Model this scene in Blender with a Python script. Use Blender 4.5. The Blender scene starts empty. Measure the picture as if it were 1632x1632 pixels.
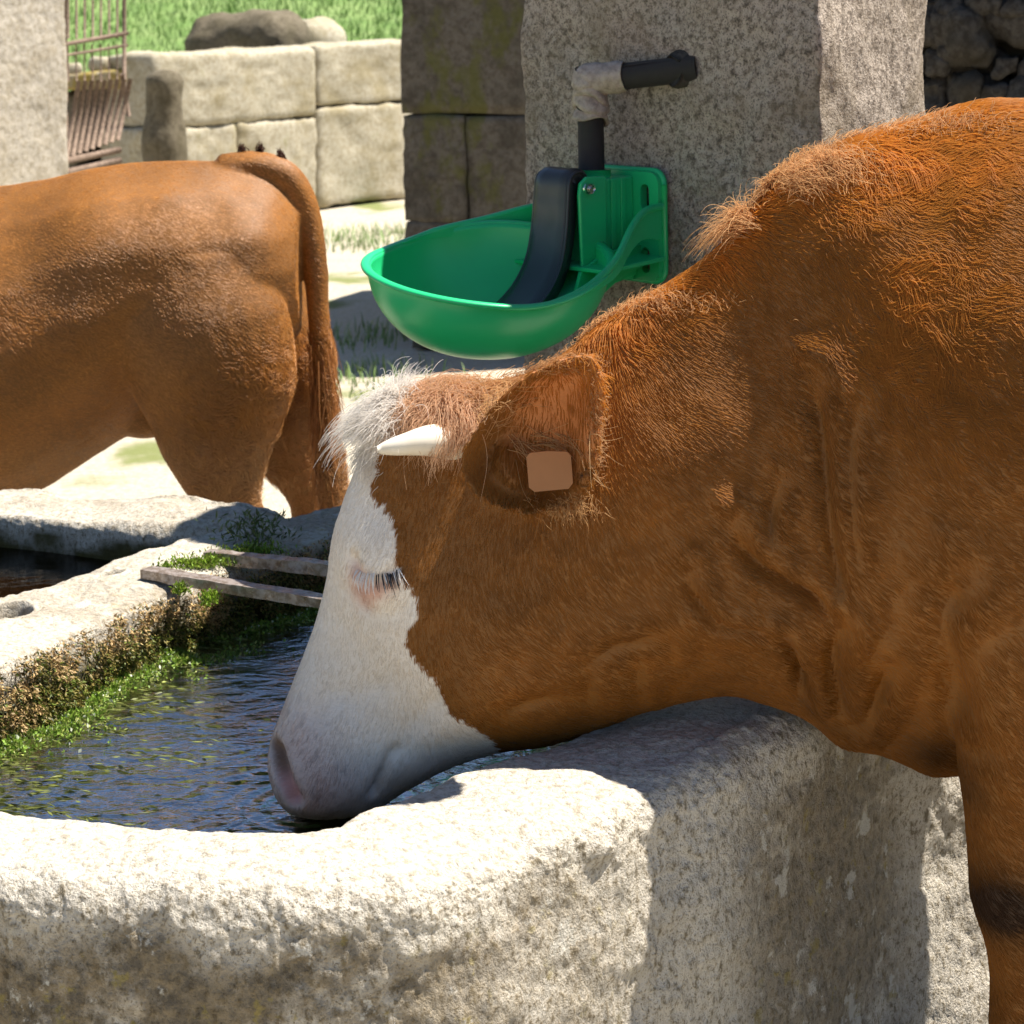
import bpy, bmesh, math, random
import numpy as np
from mathutils import Vector, Matrix

# ------------------------------------------------------------------ camera, sky, sun, exposure
SC = bpy.context.scene
COL = SC.collection
F, H, PITCH, ROLL = 3250.0, 1.62, math.radians(2.0), math.radians(0.95)
PPY = 10 + F * math.tan(PITCH)

def rot_x(a):
    c, s = math.cos(a), math.sin(a)
    return np.array([[1, 0, 0], [0, c, -s], [0, s, c]])

def rot_z(a):
    c, s = math.cos(a), math.sin(a)
    return np.array([[c, -s, 0], [s, c, 0], [0, 0, 1]])

CR = rot_x(math.pi / 2 - PITCH) @ rot_z(-ROLL)
CP = np.array([0.0, 0.0, H])
cam_d = bpy.data.cameras.new('camera')
cam = bpy.data.objects.new('camera', cam_d)
COL.objects.link(cam)
m4 = Matrix([list(CR[i]) + [CP[i]] for i in range(3)] + [[0, 0, 0, 1]])
cam.matrix_world = m4
cam_d.sensor_width = 36.0
cam_d.lens = 36.0 * F / 1632.0
cam_d.shift_y = -(816 - PPY) / 1632.0
cam_d.clip_start = 0.05
cam_d.clip_end = 600
cam_d.dof.use_dof = True
cam_d.dof.focus_distance = 2.75
cam_d.dof.aperture_fstop = 13
SC.camera = cam

SUN_EL, SUN_AZ = math.radians(65), math.radians(12.5)      # azimuth from +X towards +Y
SV = Vector((math.cos(SUN_EL) * math.cos(SUN_AZ), math.cos(SUN_EL) * math.sin(SUN_AZ), math.sin(SUN_EL)))
world = bpy.data.worlds.new('World')
SC.world = world
world.use_nodes = True
wn = world.node_tree
wn.nodes.clear()
w_out = wn.nodes.new('ShaderNodeOutputWorld')
w_bg = wn.nodes.new('ShaderNodeBackground')
w_sky = wn.nodes.new('ShaderNodeTexSky')
w_sky.sky_type = 'NISHITA'
w_sky.sun_disc = False
w_sky.sun_elevation = SUN_EL
w_sky.sun_rotation = math.atan2(SV.x, SV.y)
w_sky.air_density = 1.0
w_sky.dust_density = 0.1
w_sky.altitude = 900
w_sky.ozone_density = 2.2
w_bg.inputs['Strength'].default_value = 0.058
wn.links.new(w_sky.outputs[0], w_bg.inputs[0])
wn.links.new(w_bg.outputs[0], w_out.inputs[0])
sun_d = bpy.data.lights.new('sun', 'SUN')
sun_d.energy = 5.0
sun_d.angle = math.radians(0.55)
sun_d.color = (1.0, 0.94, 0.84)
sun = bpy.data.objects.new('sun', sun_d)
COL.objects.link(sun)
sun.rotation_mode = 'QUATERNION'
sun.rotation_quaternion = SV.to_track_quat('Z', 'Y')
sun.location = (3, 0, 6)
SC.view_settings.view_transform = 'Standard'
SC.view_settings.look = 'None'
SC.view_settings.gamma = 1.0
SC.view_settings.exposure = 1.25
SC.view_settings.use_curve_mapping = False
SC.cycles.use_denoising = True
SC.cycles.max_bounces = 8
SC.cycles.diffuse_bounces = 4
SC.cycles.glossy_bounces = 4
SC.cycles.transmission_bounces = 6
SC.cycles.transparent_max_bounces = 12
SC.cycles.caustics_reflective = False
SC.cycles.caustics_refractive = False
SC.cycles.sample_clamp_indirect = 8.0

RNG = np.random.default_rng(7)

# ------------------------------------------------------------------ pixel -> place (a direction; the depth comes from what it touches)
def ray(x, y):
    d = CR @ np.array([x - 816.0, -(y - PPY), -F])
    return d / np.linalg.norm(d)

def on_z(x, y, z):
    d = ray(x, y)
    return CP + d * ((z - H) / d[2])

def on_y(x, y, Y):
    d = ray(x, y)
    return CP + d * (Y / d[1])

def on_plane(x, y, p0, n):
    d = ray(x, y)
    return CP + d * (np.dot(np.array(p0) - CP, n) / np.dot(d, n))

# ------------------------------------------------------------------ numpy noise
def _hash(ix, iy, iz, s):
    h = (ix * 374761393 + iy * 668265263 + iz * 2147483647 + s * 974634541) & 0xFFFFFFFF
    h = ((h ^ (h >> 13)) * 1274126177) & 0xFFFFFFFF
    h = ((h ^ (h >> 16)) * 2246822519) & 0xFFFFFFFF
    return ((h ^ (h >> 15)) & 0xFFFFFF) / float(0xFFFFFF) * 2 - 1

def vnoise(P, s=0):
    P = np.asarray(P, dtype=np.float64)
    I = np.floor(P).astype(np.int64)
    f = P - I
    u = f * f * f * (f * (f * 6 - 15) + 10)
    out = 0
    for dx in (0, 1):
        wx = u[:, 0] if dx else 1 - u[:, 0]
        for dy in (0, 1):
            wy = u[:, 1] if dy else 1 - u[:, 1]
            for dz in (0, 1):
                wz = u[:, 2] if dz else 1 - u[:, 2]
                out = out + wx * wy * wz * _hash(I[:, 0] + dx, I[:, 1] + dy, I[:, 2] + dz, s)
    return out

def fbm(P, scale, octv=4, s=0, gain=0.5):
    P = np.asarray(P) * scale
    a, out = 1.0, 0
    for o in range(octv):
        out = out + a * vnoise(P + 17.3 * o, s + o * 13)
        P = P * 2.03
        a *= gain
    return out

def sstep(a, b, x):
    t = np.clip((x - a) / (b - a), 0, 1)
    return t * t * (3 - 2 * t)

def crom(ctrl, n, closed=False):
    """Catmull-Rom through control rows, n samples"""
    C = np.asarray(ctrl, dtype=float)
    k = len(C)
    segs = k if closed else k - 1
    t = np.linspace(0, segs, n, endpoint=not closed)
    i = np.minimum(np.floor(t).astype(int), segs - 1)
    f = (t - i)[:, None] if C.ndim == 2 else (t - i)[:, None, None]
    def g(j):
        return C[j % k] if closed else C[np.clip(j, 0, k - 1)]
    p0, p1, p2, p3 = g(i - 1), g(i), g(i + 1), g(i + 2)
    return 0.5 * (2 * p1 + (p2 - p0) * f + (2 * p0 - 5 * p1 + 4 * p2 - p3) * f ** 2 + (3 * p1 - p0 - 3 * p2 + p3) * f ** 3)

# ------------------------------------------------------------------ mesh helpers
def mesh_np(name, V, Fc, smooth=True):
    """V (n,3); Fc array (m,3|4) or list of lists"""
    me = bpy.data.meshes.new(name)
    V = np.asarray(V, dtype=np.float32)
    if isinstance(Fc, np.ndarray):
        k = Fc.shape[1]
        me.vertices.add(len(V))
        me.vertices.foreach_set('co', V.ravel())
        me.loops.add(Fc.size)
        me.loops.foreach_set('vertex_index', Fc.astype(np.int32).ravel())
        me.polygons.add(len(Fc))
        me.polygons.foreach_set('loop_start', np.arange(0, Fc.size, k, dtype=np.int32))
        me.polygons.foreach_set('loop_total', np.full(len(Fc), k, dtype=np.int32))
        me.update(calc_edges=True)
        me.validate()
    else:
        me.from_pydata([tuple(map(float, v)) for v in V], [], [tuple(f) for f in Fc])
        me.update()
    if smooth:
        me.polygons.foreach_set('use_smooth', np.ones(len(me.polygons), dtype=bool))
    return me

def put(name, me, mat=None, parent=None, label=None, cat=None, group=None, kind=None):
    o = bpy.data.objects.new(name, me)
    COL.objects.link(o)
    if mat is not None and me is not None and not me.materials:
        me.materials.append(mat)
    if parent is not None:
        o.parent = parent
    tag(o, label, cat, group, kind)
    return o

def tag(o, label=None, cat=None, group=None, kind=None):
    if label: o['label'] = label
    if cat: o['category'] = cat
    if group: o['group'] = group
    if kind: o['kind'] = kind
    return o

def grid_faces(nu, nv, cu=False, cv=False):
    iu = np.arange(nu if cu else nu - 1)
    iv = np.arange(nv if cv else nv - 1)
    U, W = np.meshgrid(iu, iv, indexing='ij')
    a = U * nv + W
    b = ((U + 1) % nu) * nv + W
    c = ((U + 1) % nu) * nv + (W + 1) % nv
    d = U * nv + (W + 1) % nv
    return np.stack([a, b, c, d], -1).reshape(-1, 4)

def grid_normals(G, cu=False, cv=False):
    """G (nu,nv,3)"""
    if cu:
        du = np.roll(G, -1, 0) - np.roll(G, 1, 0)
    else:
        du = np.gradient(G, axis=0)
    if cv:
        dv = np.roll(G, -1, 1) - np.roll(G, 1, 1)
    else:
        dv = np.gradient(G, axis=1)
    n = np.cross(du, dv)
    return n / (np.linalg.norm(n, axis=-1, keepdims=True) + 1e-12)

def tube_np(path, rad, m=12, ry=None, up=(0, 0, 1), cap=True):
    """closed tube along path (n,3) -> V, F(list)"""
    P = np.asarray(path, float)
    n = len(P)
    rad = np.broadcast_to(np.asarray(rad, float), (n,))
    ryv = rad if ry is None else np.broadcast_to(np.asarray(ry, float), (n,))
    T = np.gradient(P, axis=0)
    T /= np.linalg.norm(T, axis=1, keepdims=True) + 1e-12
    U = np.array(up, float)
    A = np.cross(T, U)
    bad = np.linalg.norm(A, axis=1) < 1e-3
    A[bad] = np.cross(T[bad], np.array([1.0, 0.01, 0]))
    A /= np.linalg.norm(A, axis=1, keepdims=True)
    for i in range(1, n):
        if np.dot(A[i], A[i - 1]) < 0:
            A[i] *= -1
    B = np.cross(A, T)
    ph = np.linspace(0, 2 * math.pi, m, endpoint=False)
    G = P[:, None] + A[:, None] * (np.cos(ph)[None, :, None] * rad[:, None, None]) + B[:, None] * (np.sin(ph)[None, :, None] * ryv[:, None, None])
    V = G.reshape(-1, 3)
    Fq = [list(f) for f in grid_faces(n, m, cv=True)]
    if cap:
        Fq.append(list(range(m))[::-1])
        Fq.append([(n - 1) * m + j for j in range(m)])
    return V, Fq

def joined(parts):
    V, Fq, o = [], [], 0
    for v, f in parts:
        V.append(np.asarray(v, float))
        Fq += [[i + o for i in q] for q in f]
        o += len(v)
    return np.concatenate(V), Fq

def tube(name, path, rad, mat, parent=None, m=12, **kw):
    V, Fq = tube_np(path, rad, m)
    return put(name, mesh_np(name, V, Fq), mat, parent, **kw)

def box_np(c, s, R=None):
    c = np.array(c, float)
    s = np.array(s, float) / 2
    V = np.array([[x, y, z] for x in (-1, 1) for y in (-1, 1) for z in (-1, 1)], float) * s
    if R is not None:
        V = V @ np.asarray(R).T
    return V + c, [[0, 1, 3, 2], [4, 6, 7, 5], [0, 4, 5, 1], [2, 3, 7, 6], [0, 2, 6, 4], [1, 5, 7, 3]]

def bevel_mesh(name, V, Fq, w=0.003, seg=2):
    bm = bmesh.new()
    vs = [bm.verts.new(v) for v in V]
    for f in Fq:
        try:
            bm.faces.new([vs[i] for i in f])
        except ValueError:
            pass
    bmesh.ops.recalc_face_normals(bm, faces=bm.faces)
    es = [e for e in bm.edges if len(e.link_faces) == 2 and e.calc_face_angle(0) > 0.5]
    bmesh.ops.bevel(bm, geom=es, offset=w, segments=seg, profile=0.5, affect='EDGES', clamp_overlap=True)
    me = bpy.data.meshes.new(name)
    bm.to_mesh(me)
    bm.free()
    return me

def block_np(size, n=14, rnd=0.12, amp=0.02, nscale=3.0, seed=0, fine=0.004):
    """rough rounded stone block centred on the origin"""
    sx, sy, sz = [s / 2 for s in size]
    mn = min(sx, sy, sz)
    nn = [max(4, int(n * min(3.0, s / mn) ** 0.7)) for s in (sx, sy, sz)]
    key, V, Fq = {}, [], []
    def vid(p):
        k = tuple(np.round(p, 5))
        if k not in key:
            key[k] = len(V)
            V.append(p)
        return key[k]
    for ax in range(3):
        o1, o2 = [a for a in range(3) if a != ax]
        a1, a2 = np.linspace(-1, 1, nn[o1] + 1), np.linspace(-1, 1, nn[o2] + 1)
        for sg in (-1, 1):
            ids = np.zeros((len(a1), len(a2)), int)
            for i, u in enumerate(a1):
                for j, v in enumerate(a2):
                    p = [0, 0, 0]
                    p[ax], p[o1], p[o2] = sg, u, v
                    ids[i, j] = vid(p)
            for i in range(len(a1) - 1):
                for j in range(len(a2) - 1):
                    q = [ids[i, j], ids[i + 1, j], ids[i + 1, j + 1], ids[i, j + 1]]
                    flip = (sg > 0) == (ax == 1)
                    Fq.append(q[::-1] if flip else q)
    V = np.array(V, float) * np.array([sx, sy, sz])
    r = rnd * mn * 2
    core = np.clip(V, -np.array([sx, sy, sz]) + r, np.array([sx, sy, sz]) - r)
    d = V - core
    L = np.linalg.norm(d, axis=1, keepdims=True)
    N = d / np.maximum(L, 1e-9)
    V = core + N * np.minimum(L, r)
    D = fbm(V + seed * 7.7, nscale, 3, seed) * amp + fbm(V + seed * 3.1, nscale * 7, 3, seed + 5) * fine
    V = V + N * D[:, None]
    return V, np.array(Fq)

def block(name, centre, size, mat, parent=None, R=None, n=14, rnd=0.12, amp=0.02, nscale=3.0, seed=0, fine=0.004, **kw):
    V, Fq = block_np(size, n, rnd, amp, nscale, seed, fine)
    if R is not None:
        V = V @ np.asarray(R).T
    V = V + np.array(centre)
    return put(name, mesh_np(name, V, Fq), mat, parent, **kw)

# ------------------------------------------------------------------ materials
class NT:
    def __init__(self, name):
        self.m = bpy.data.materials.new(name)
        self.m.use_nodes = True
        self.t = self.m.node_tree
        self.t.nodes.clear()
        self.out = self.t.nodes.new('ShaderNodeOutputMaterial')
        self.tc = self.t.nodes.new('ShaderNodeTexCoord').outputs['Object']
    def n(self, typ, **kw):
        nd = self.t.nodes.new(typ)
        for k, v in kw.items():
            setattr(nd, k, v)
        return nd
    def link(self, a, b):
        self.t.links.new(a, b)
    def setin(self, nd, key, v):
        if hasattr(v, 'is_linked') or isinstance(v, bpy.types.NodeSocket):
            self.link(v, nd.inputs[key])
        else:
            nd.inputs[key].default_value = v
    def mapv(self, scale=(1, 1, 1), rot=(0, 0, 0), src=None):
        nd = self.n('ShaderNodeMapping')
        nd.inputs['Scale'].default_value = scale
        nd.inputs['Rotation'].default_value = rot
        self.link(src or self.tc, nd.inputs[0])
        return nd.outputs[0]
    def noise(self, scale, detail=4, rough=0.55, src=None, dist=0.0):
        nd = self.n('ShaderNodeTexNoise')
        nd.inputs['Scale'].default_value = scale
        nd.inputs['Detail'].default_value = detail
        nd.inputs['Roughness'].default_value = rough
        nd.inputs['Distortion'].default_value = dist
        self.link(src or self.tc, nd.inputs['Vector'])
        return nd.outputs['Fac']
    def voro(self, scale, src=None, feature='F1'):
        nd = self.n('ShaderNodeTexVoronoi', feature=feature)
        nd.inputs['Scale'].default_value = scale
        self.link(src or self.tc, nd.inputs['Vector'])
        return nd.outputs['Distance']
    def ramp(self, fac, a, b, lo=0.0, hi=1.0):
        nd = self.n('ShaderNodeMapRange')
        nd.clamp = True
        nd.interpolation_type = 'SMOOTHSTEP'
        for k, v in (('From Min', a), ('From Max', b), ('To Min', lo), ('To Max', hi)):
            nd.inputs[k].default_value = v
        self.link(fac, nd.inputs['Value'])
        return nd.outputs[0]
    def math(self, op, a, b=0.0):
        nd = self.n('ShaderNodeMath', operation=op)
        self.setin(nd, 0, a)
        self.setin(nd, 1, b)
        return nd.outputs[0]
    def mix(self, fac, a, b, blend='MIX'):
        nd = self.n('ShaderNodeMix', data_type='RGBA', blend_type=blend)
        self.setin(nd, 0, fac)
        for k, v in ((6, a), (7, b)):
            if isinstance(v, (tuple, list)):
                nd.inputs[k].default_value = (*v[:3], 1.0)
            else:
                self.link(v, nd.inputs[k])
        return nd.outputs[2]
    def bump(self, h, strength=0.5, dist=0.005, normal=None):
        nd = self.n('ShaderNodeBump')
        nd.inputs['Strength'].default_value = strength
        nd.inputs['Distance'].default_value = dist
        self.link(h, nd.inputs['Height'])
        if normal is not None:
            self.link(normal, nd.inputs['Normal'])
        return nd.outputs[0]
    def attr(self, name):
        nd = self.n('ShaderNodeAttribute')
        nd.attribute_name = name
        return nd.outputs['Color']
    def pbr(self, col, rough=0.8, normal=None, metal=0.0, spec=0.5, **kw):
        nd = self.n('ShaderNodeBsdfPrincipled')
        if isinstance(col, (tuple, list)):
            nd.inputs['Base Color'].default_value = (*col[:3], 1)
        else:
            self.link(col, nd.inputs['Base Color'])
        self.setin(nd, 'Roughness', rough)
        nd.inputs['Metallic'].default_value = metal
        nd.inputs['Specular IOR Level'].default_value = spec
        if normal is not None:
            self.link(normal, nd.inputs['Normal'])
        for k, v in kw.items():
            self.setin(nd, k, v)
        return nd.outputs[0]
    def done(self, shader):
        self.link(shader, self.out.inputs['Surface'])
        return self.m

def stone_mat(name, pale, mid, dark, stain, stain_amt=0.5, lichen=None, lichen_th=0.64, speck=0.6, fs=1.0, moss=None, moss_th=0.62, bump=0.6, stain_scale=6.0):
    k = NT(name)
    fine = k.noise(330 * fs, 3, 0.6)
    med = k.noise(95 * fs, 5, 0.65)
    big = k.noise(stain_scale, 7, 0.62)
    big2 = k.noise(stain_scale * 2.7, 5, 0.6)
    c = k.mix(k.ramp(med, 0.42, 0.62), pale, mid)
    c = k.mix(k.math('MULTIPLY', k.ramp(fine, 0.5, 0.66), speck), c, dark)
    c = k.mix(k.math('MULTIPLY', k.ramp(med, 0.56, 0.70), speck * 0.9), c, dark)
    c = k.mix(k.math('MULTIPLY', k.ramp(big, 0.46, 0.66), stain_amt), c, stain, 'MIX')
    if lichen:
        sp = k.noise(17, 6, 0.7)
        c = k.mix(k.math('MULTIPLY', k.ramp(sp, lichen_th, lichen_th + 0.06), 0.75), c, lichen)
        wl = k.noise(13, 6, 0.7, src=k.mapv((1.1, 1.1, 1.1), (0.5, 0.2, 0.9)))
        c = k.mix(k.math('MULTIPLY', k.ramp(wl, 0.64, 0.7), 0.5), c, (0.62, 0.6, 0.54))
    if moss:
        ms = k.noise(5, 7, 0.65, src=k.mapv((1, 1, 0.6), (0.1, 0.4, 0.3)))
        c = k.mix(k.math('MULTIPLY', k.ramp(ms, moss_th, moss_th + 0.12), 0.75), c, moss)
    h = k.math('ADD', k.math('MULTIPLY', med, 0.7), k.math('MULTIPLY', fine, 0.35))
    h = k.math('ADD', h, k.math('MULTIPLY', big2, 0.6))
    nrm = k.bump(h, bump, 0.012)
    return k.done(k.pbr(c, k.ramp(med, 0.3, 0.7, 0.75, 0.95), nrm, spec=0.25))

M = {}
M['trough'] = stone_mat('pale_granite', (0.60, 0.55, 0.47), (0.44, 0.39, 0.32), (0.15, 0.125, 0.085), (0.17, 0.125, 0.075), 0.0, lichen=(0.48, 0.34, 0.06), lichen_th=0.70, speck=0.75, bump=0.9)
M['pillar'] = stone_mat('speckled_granite', (0.44, 0.37, 0.305), (0.23, 0.185, 0.145), (0.06, 0.05, 0.042), (0.20, 0.155, 0.10), 0.5, speck=0.8, fs=0.8, bump=0.9)
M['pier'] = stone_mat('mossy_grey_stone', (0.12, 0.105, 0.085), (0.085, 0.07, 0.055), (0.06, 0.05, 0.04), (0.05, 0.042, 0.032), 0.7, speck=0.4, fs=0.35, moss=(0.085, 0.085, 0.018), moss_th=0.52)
M['wall'] = stone_mat('buff_wall_stone', (0.42, 0.38, 0.295), (0.34, 0.295, 0.21), (0.19, 0.16, 0.1), (0.25, 0.205, 0.11), 0.65, speck=0.35, fs=0.3, moss=(0.22, 0.21, 0.08), moss_th=0.62, stain_scale=3.0)
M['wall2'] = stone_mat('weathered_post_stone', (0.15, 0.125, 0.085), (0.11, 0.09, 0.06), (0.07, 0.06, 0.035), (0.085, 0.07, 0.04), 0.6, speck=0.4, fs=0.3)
M['leftpillar'] = stone_mat('warm_pillar_stone', (0.50, 0.45, 0.38), (0.40, 0.35, 0.275), (0.2, 0.17, 0.12), (0.34, 0.28, 0.19), 0.4, speck=0.4, fs=0.35, bump=0.5)
M['rubble'] = stone_mat('dark_rubble', (0.065, 0.058, 0.05), (0.032, 0.027, 0.022), (0.03, 0.026, 0.02), (0.035, 0.03, 0.022), 0.8, speck=0.5, fs=0.35)
M['mossrock'] = stone_mat('mossy_rock', (0.33, 0.28, 0.2), (0.26, 0.2, 0.1), (0.15, 0.12, 0.05), (0.26, 0.19, 0.04), 0.9, speck=0.3, fs=0.3, moss=(0.27, 0.2, 0.03), moss_th=0.4)
k = NT('dark_recess_shade')
M['recess'] = k.done(k.pbr(k.mix(k.noise(9), (0.025, 0.02, 0.014), (0.05, 0.045, 0.02)), 0.95))  # near-black colour stands in for the shade inside openings and gaps
k = NT('straw_ground')
gb = k.noise(1.1, 6)
gf = k.noise(35, 6, 0.7)
c = k.mix(k.ramp(gf, 0.35, 0.7), (0.50, 0.45, 0.36), (0.36, 0.31, 0.22))
c = k.mix(k.ramp(gb, 0.55, 0.66), c, (0.17, 0.19, 0.06))
M['ground'] = k.done(k.pbr(c, 0.95, k.bump(gf, 0.6, 0.03)))
k = NT('meadow')
c = k.mix(k.ramp(k.noise(2.2, 6), 0.35, 0.68), (0.11, 0.20, 0.04), (0.19, 0.27, 0.085))
M['meadow'] = k.done(k.pbr(c, 0.9))
k = NT('grass_blades')
M['grass'] = k.done(k.pbr(k.mix(k.noise(3, 5), (0.10, 0.20, 0.035), (0.22, 0.30, 0.10)), 0.7, **{'Transmission Weight': 0.0}))
k = NT('rusty_iron')
c = k.mix(k.ramp(k.noise(60, 5), 0.35, 0.65), (0.24, 0.17, 0.125), (0.13, 0.085, 0.06))
M['rust'] = k.done(k.pbr(c, 0.75, k.bump(k.noise(200), 0.4, 0.002), metal=0.15))
k = NT('worn_steel_bar')
c = k.mix(k.ramp(k.noise(70, 6, 0.7), 0.42, 0.6), (0.36, 0.31, 0.28), (0.20, 0.155, 0.12))
M['bar'] = k.done(k.pbr(c, k.ramp(k.noise(40), 0.3, 0.7, 0.25, 0.5), k.bump(k.noise(160), 0.4, 0.002), metal=0.45))

# ------------------------------------------------------------------ ground and hillside
def sheet(name, x0, x1, y0, y1, nx, ny, zf, mat, kind='structure'):
    X, Y = np.meshgrid(np.linspace(x0, x1, nx), np.linspace(y0, y1, ny), indexing='ij')
    P = np.stack([X.ravel(), Y.ravel(), np.zeros(X.size)], -1)
    P[:, 2] = zf(P)
    return put(name, mesh_np(name, P, grid_faces(nx, ny)), mat, kind=kind)

sheet('ground', -160, 160, -160, 160, 161, 161, lambda P: np.where((np.abs(P[:, 0]) < 12) & (P[:, 1] > -2) & (P[:, 1] < 12), 0.0, fbm(P, 0.21, 3, 3) * 0.03), M['ground'])
def hill_z(P):
    r = np.maximum(P[:, 1] - 18.5, 0)
    return -0.12 + r * 0.19 + fbm(P, 0.12, 3, 9) * 0.25 * sstep(0, 4, r)
sheet('grass_hillside', -70, 70, 18.0, 120, 141, 121, hill_z, M['meadow'])

def blades(name, P, h, w, mat, seed=1, lean=0.5, **kw):
    """one mesh of bent grass blades at root points P"""
    r = np.random.default_rng(seed)
    n = len(P)
    a = r.uniform(0, 2 * math.pi, n)
    d = np.stack([np.cos(a), np.sin(a), np.zeros(n)], -1)
    s = np.stack([-np.sin(a), np.cos(a), np.zeros(n)], -1)
    hh = (h * r.uniform(0.5, 1.4, n))[:, None]
    ln = (lean * r.uniform(0.2, 1.0, n))[:, None]
    ww = (w * r.uniform(0.6, 1.3, n))[:, None]
    up = np.array([0, 0, 1.0])
    V = np.stack([P - s * ww, P + s * ww, P + up * hh * 0.6 + d * ln * hh * 0.35 + s * ww * 0.7, P + up * hh * 0.6 + d * ln * hh * 0.35 - s * ww * 0.7, P + up * hh * 0.92 + d * ln * hh], 1)
    b = np.arange(n)[:, None] * 5
    Fq = np.concatenate([np.concatenate([b, b + 1, b + 2], 1), np.concatenate([b, b + 2, b + 3], 1), np.concatenate([b + 3, b + 2, b + 4], 1)])
    return put(name, mesh_np(name, V.reshape(-1, 3), Fq), mat, kind='stuff', **kw)

n = 42000
P = np.stack([RNG.uniform(-8, 2.5, n), RNG.uniform(18.2, 34, n), np.zeros(n)], -1)
P[:, 2] = hill_z(P) - 0.02
blades('meadow_grass', P, 0.13, 0.008, M['grass'], 5, 0.6, label='bright green meadow grass on the slope behind the wall', cat='grass')
c0 = [on_z(590, 540, 0), on_z(600, 395, 0), on_z(640, 372, 0), on_z(575, 600, 0), on_z(560, 380, 0)]
P = np.concatenate([c + np.stack([RNG.normal(0, 0.16, 160), RNG.normal(0, 0.22, 160), np.zeros(160)], -1) for c in c0])
blades('yard_grass', P, 0.07, 0.004, M['grass'], 6, 0.8, label='low grass tufts scattered on the pale yard ground', cat='grass')

# ------------------------------------------------------------------ stone troughs
RIM, WATER = 0.63, 0.52
k = NT('trough_granite')
fine = k.noise(300, 3, 0.6)
med = k.noise(110, 5, 0.65, src=k.mapv((1, 1, 0.75)))
big = k.noise(6, 7, 0.62)
mid2 = k.noise(28, 6, 0.65)
at = k.n('ShaderNodeAttribute'); at.attribute_name = 'wear_shade'
sep = k.n('ShaderNodeSeparateColor'); k.link(at.outputs['Color'], sep.inputs[0])
c = k.mix(k.ramp(med, 0.40, 0.64), (0.54, 0.495, 0.425), (0.39, 0.345, 0.275))
sp = k.math('MAXIMUM', k.ramp(fine, 0.54, 0.68), k.ramp(med, 0.55, 0.66))
c = k.mix(k.math('MULTIPLY', sp, k.math('ADD', k.math('MULTIPLY', sep.outputs[0], 0.70), 0.14)), c, (0.15, 0.12, 0.075))
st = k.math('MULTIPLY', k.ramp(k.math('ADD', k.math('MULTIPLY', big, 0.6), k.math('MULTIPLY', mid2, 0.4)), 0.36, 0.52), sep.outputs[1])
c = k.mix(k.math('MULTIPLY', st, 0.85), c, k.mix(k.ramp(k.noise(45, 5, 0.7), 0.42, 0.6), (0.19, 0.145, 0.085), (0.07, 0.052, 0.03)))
lm = k.noise(27, 4, 0.65)
c = k.mix(k.math('MULTIPLY', k.math('MULTIPLY', k.ramp(lm, 0.60, 0.68), sep.outputs[1]), 0.6), c, (0.30, 0.24, 0.06))
wl = k.noise(15, 6, 0.7, src=k.mapv((1, 1, 1), (0.5, 0.2, 0.9)))
c = k.mix(k.math('MULTIPLY', k.ramp(wl, 0.57, 0.63), k.math('MULTIPLY', sep.outputs[1], 0.95)), c, (0.52, 0.50, 0.45))
al = k.mix(k.noise(40, 5), (0.035, 0.03, 0.012), (0.085, 0.075, 0.02))
c = k.mix(sep.outputs[2], c, al)
h = k.math('ADD', k.math('MULTIPLY', med, 0.8), k.math('ADD', k.math('MULTIPLY', fine, 0.3), k.math('MULTIPLY', mid2, 0.25)))
M['rimstone'] = k.done(k.pbr(c, 0.88, k.bump(h, k.math('ADD', 0.0, 0.75) if False else 0.75, 0.012), spec=0.2))

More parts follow.
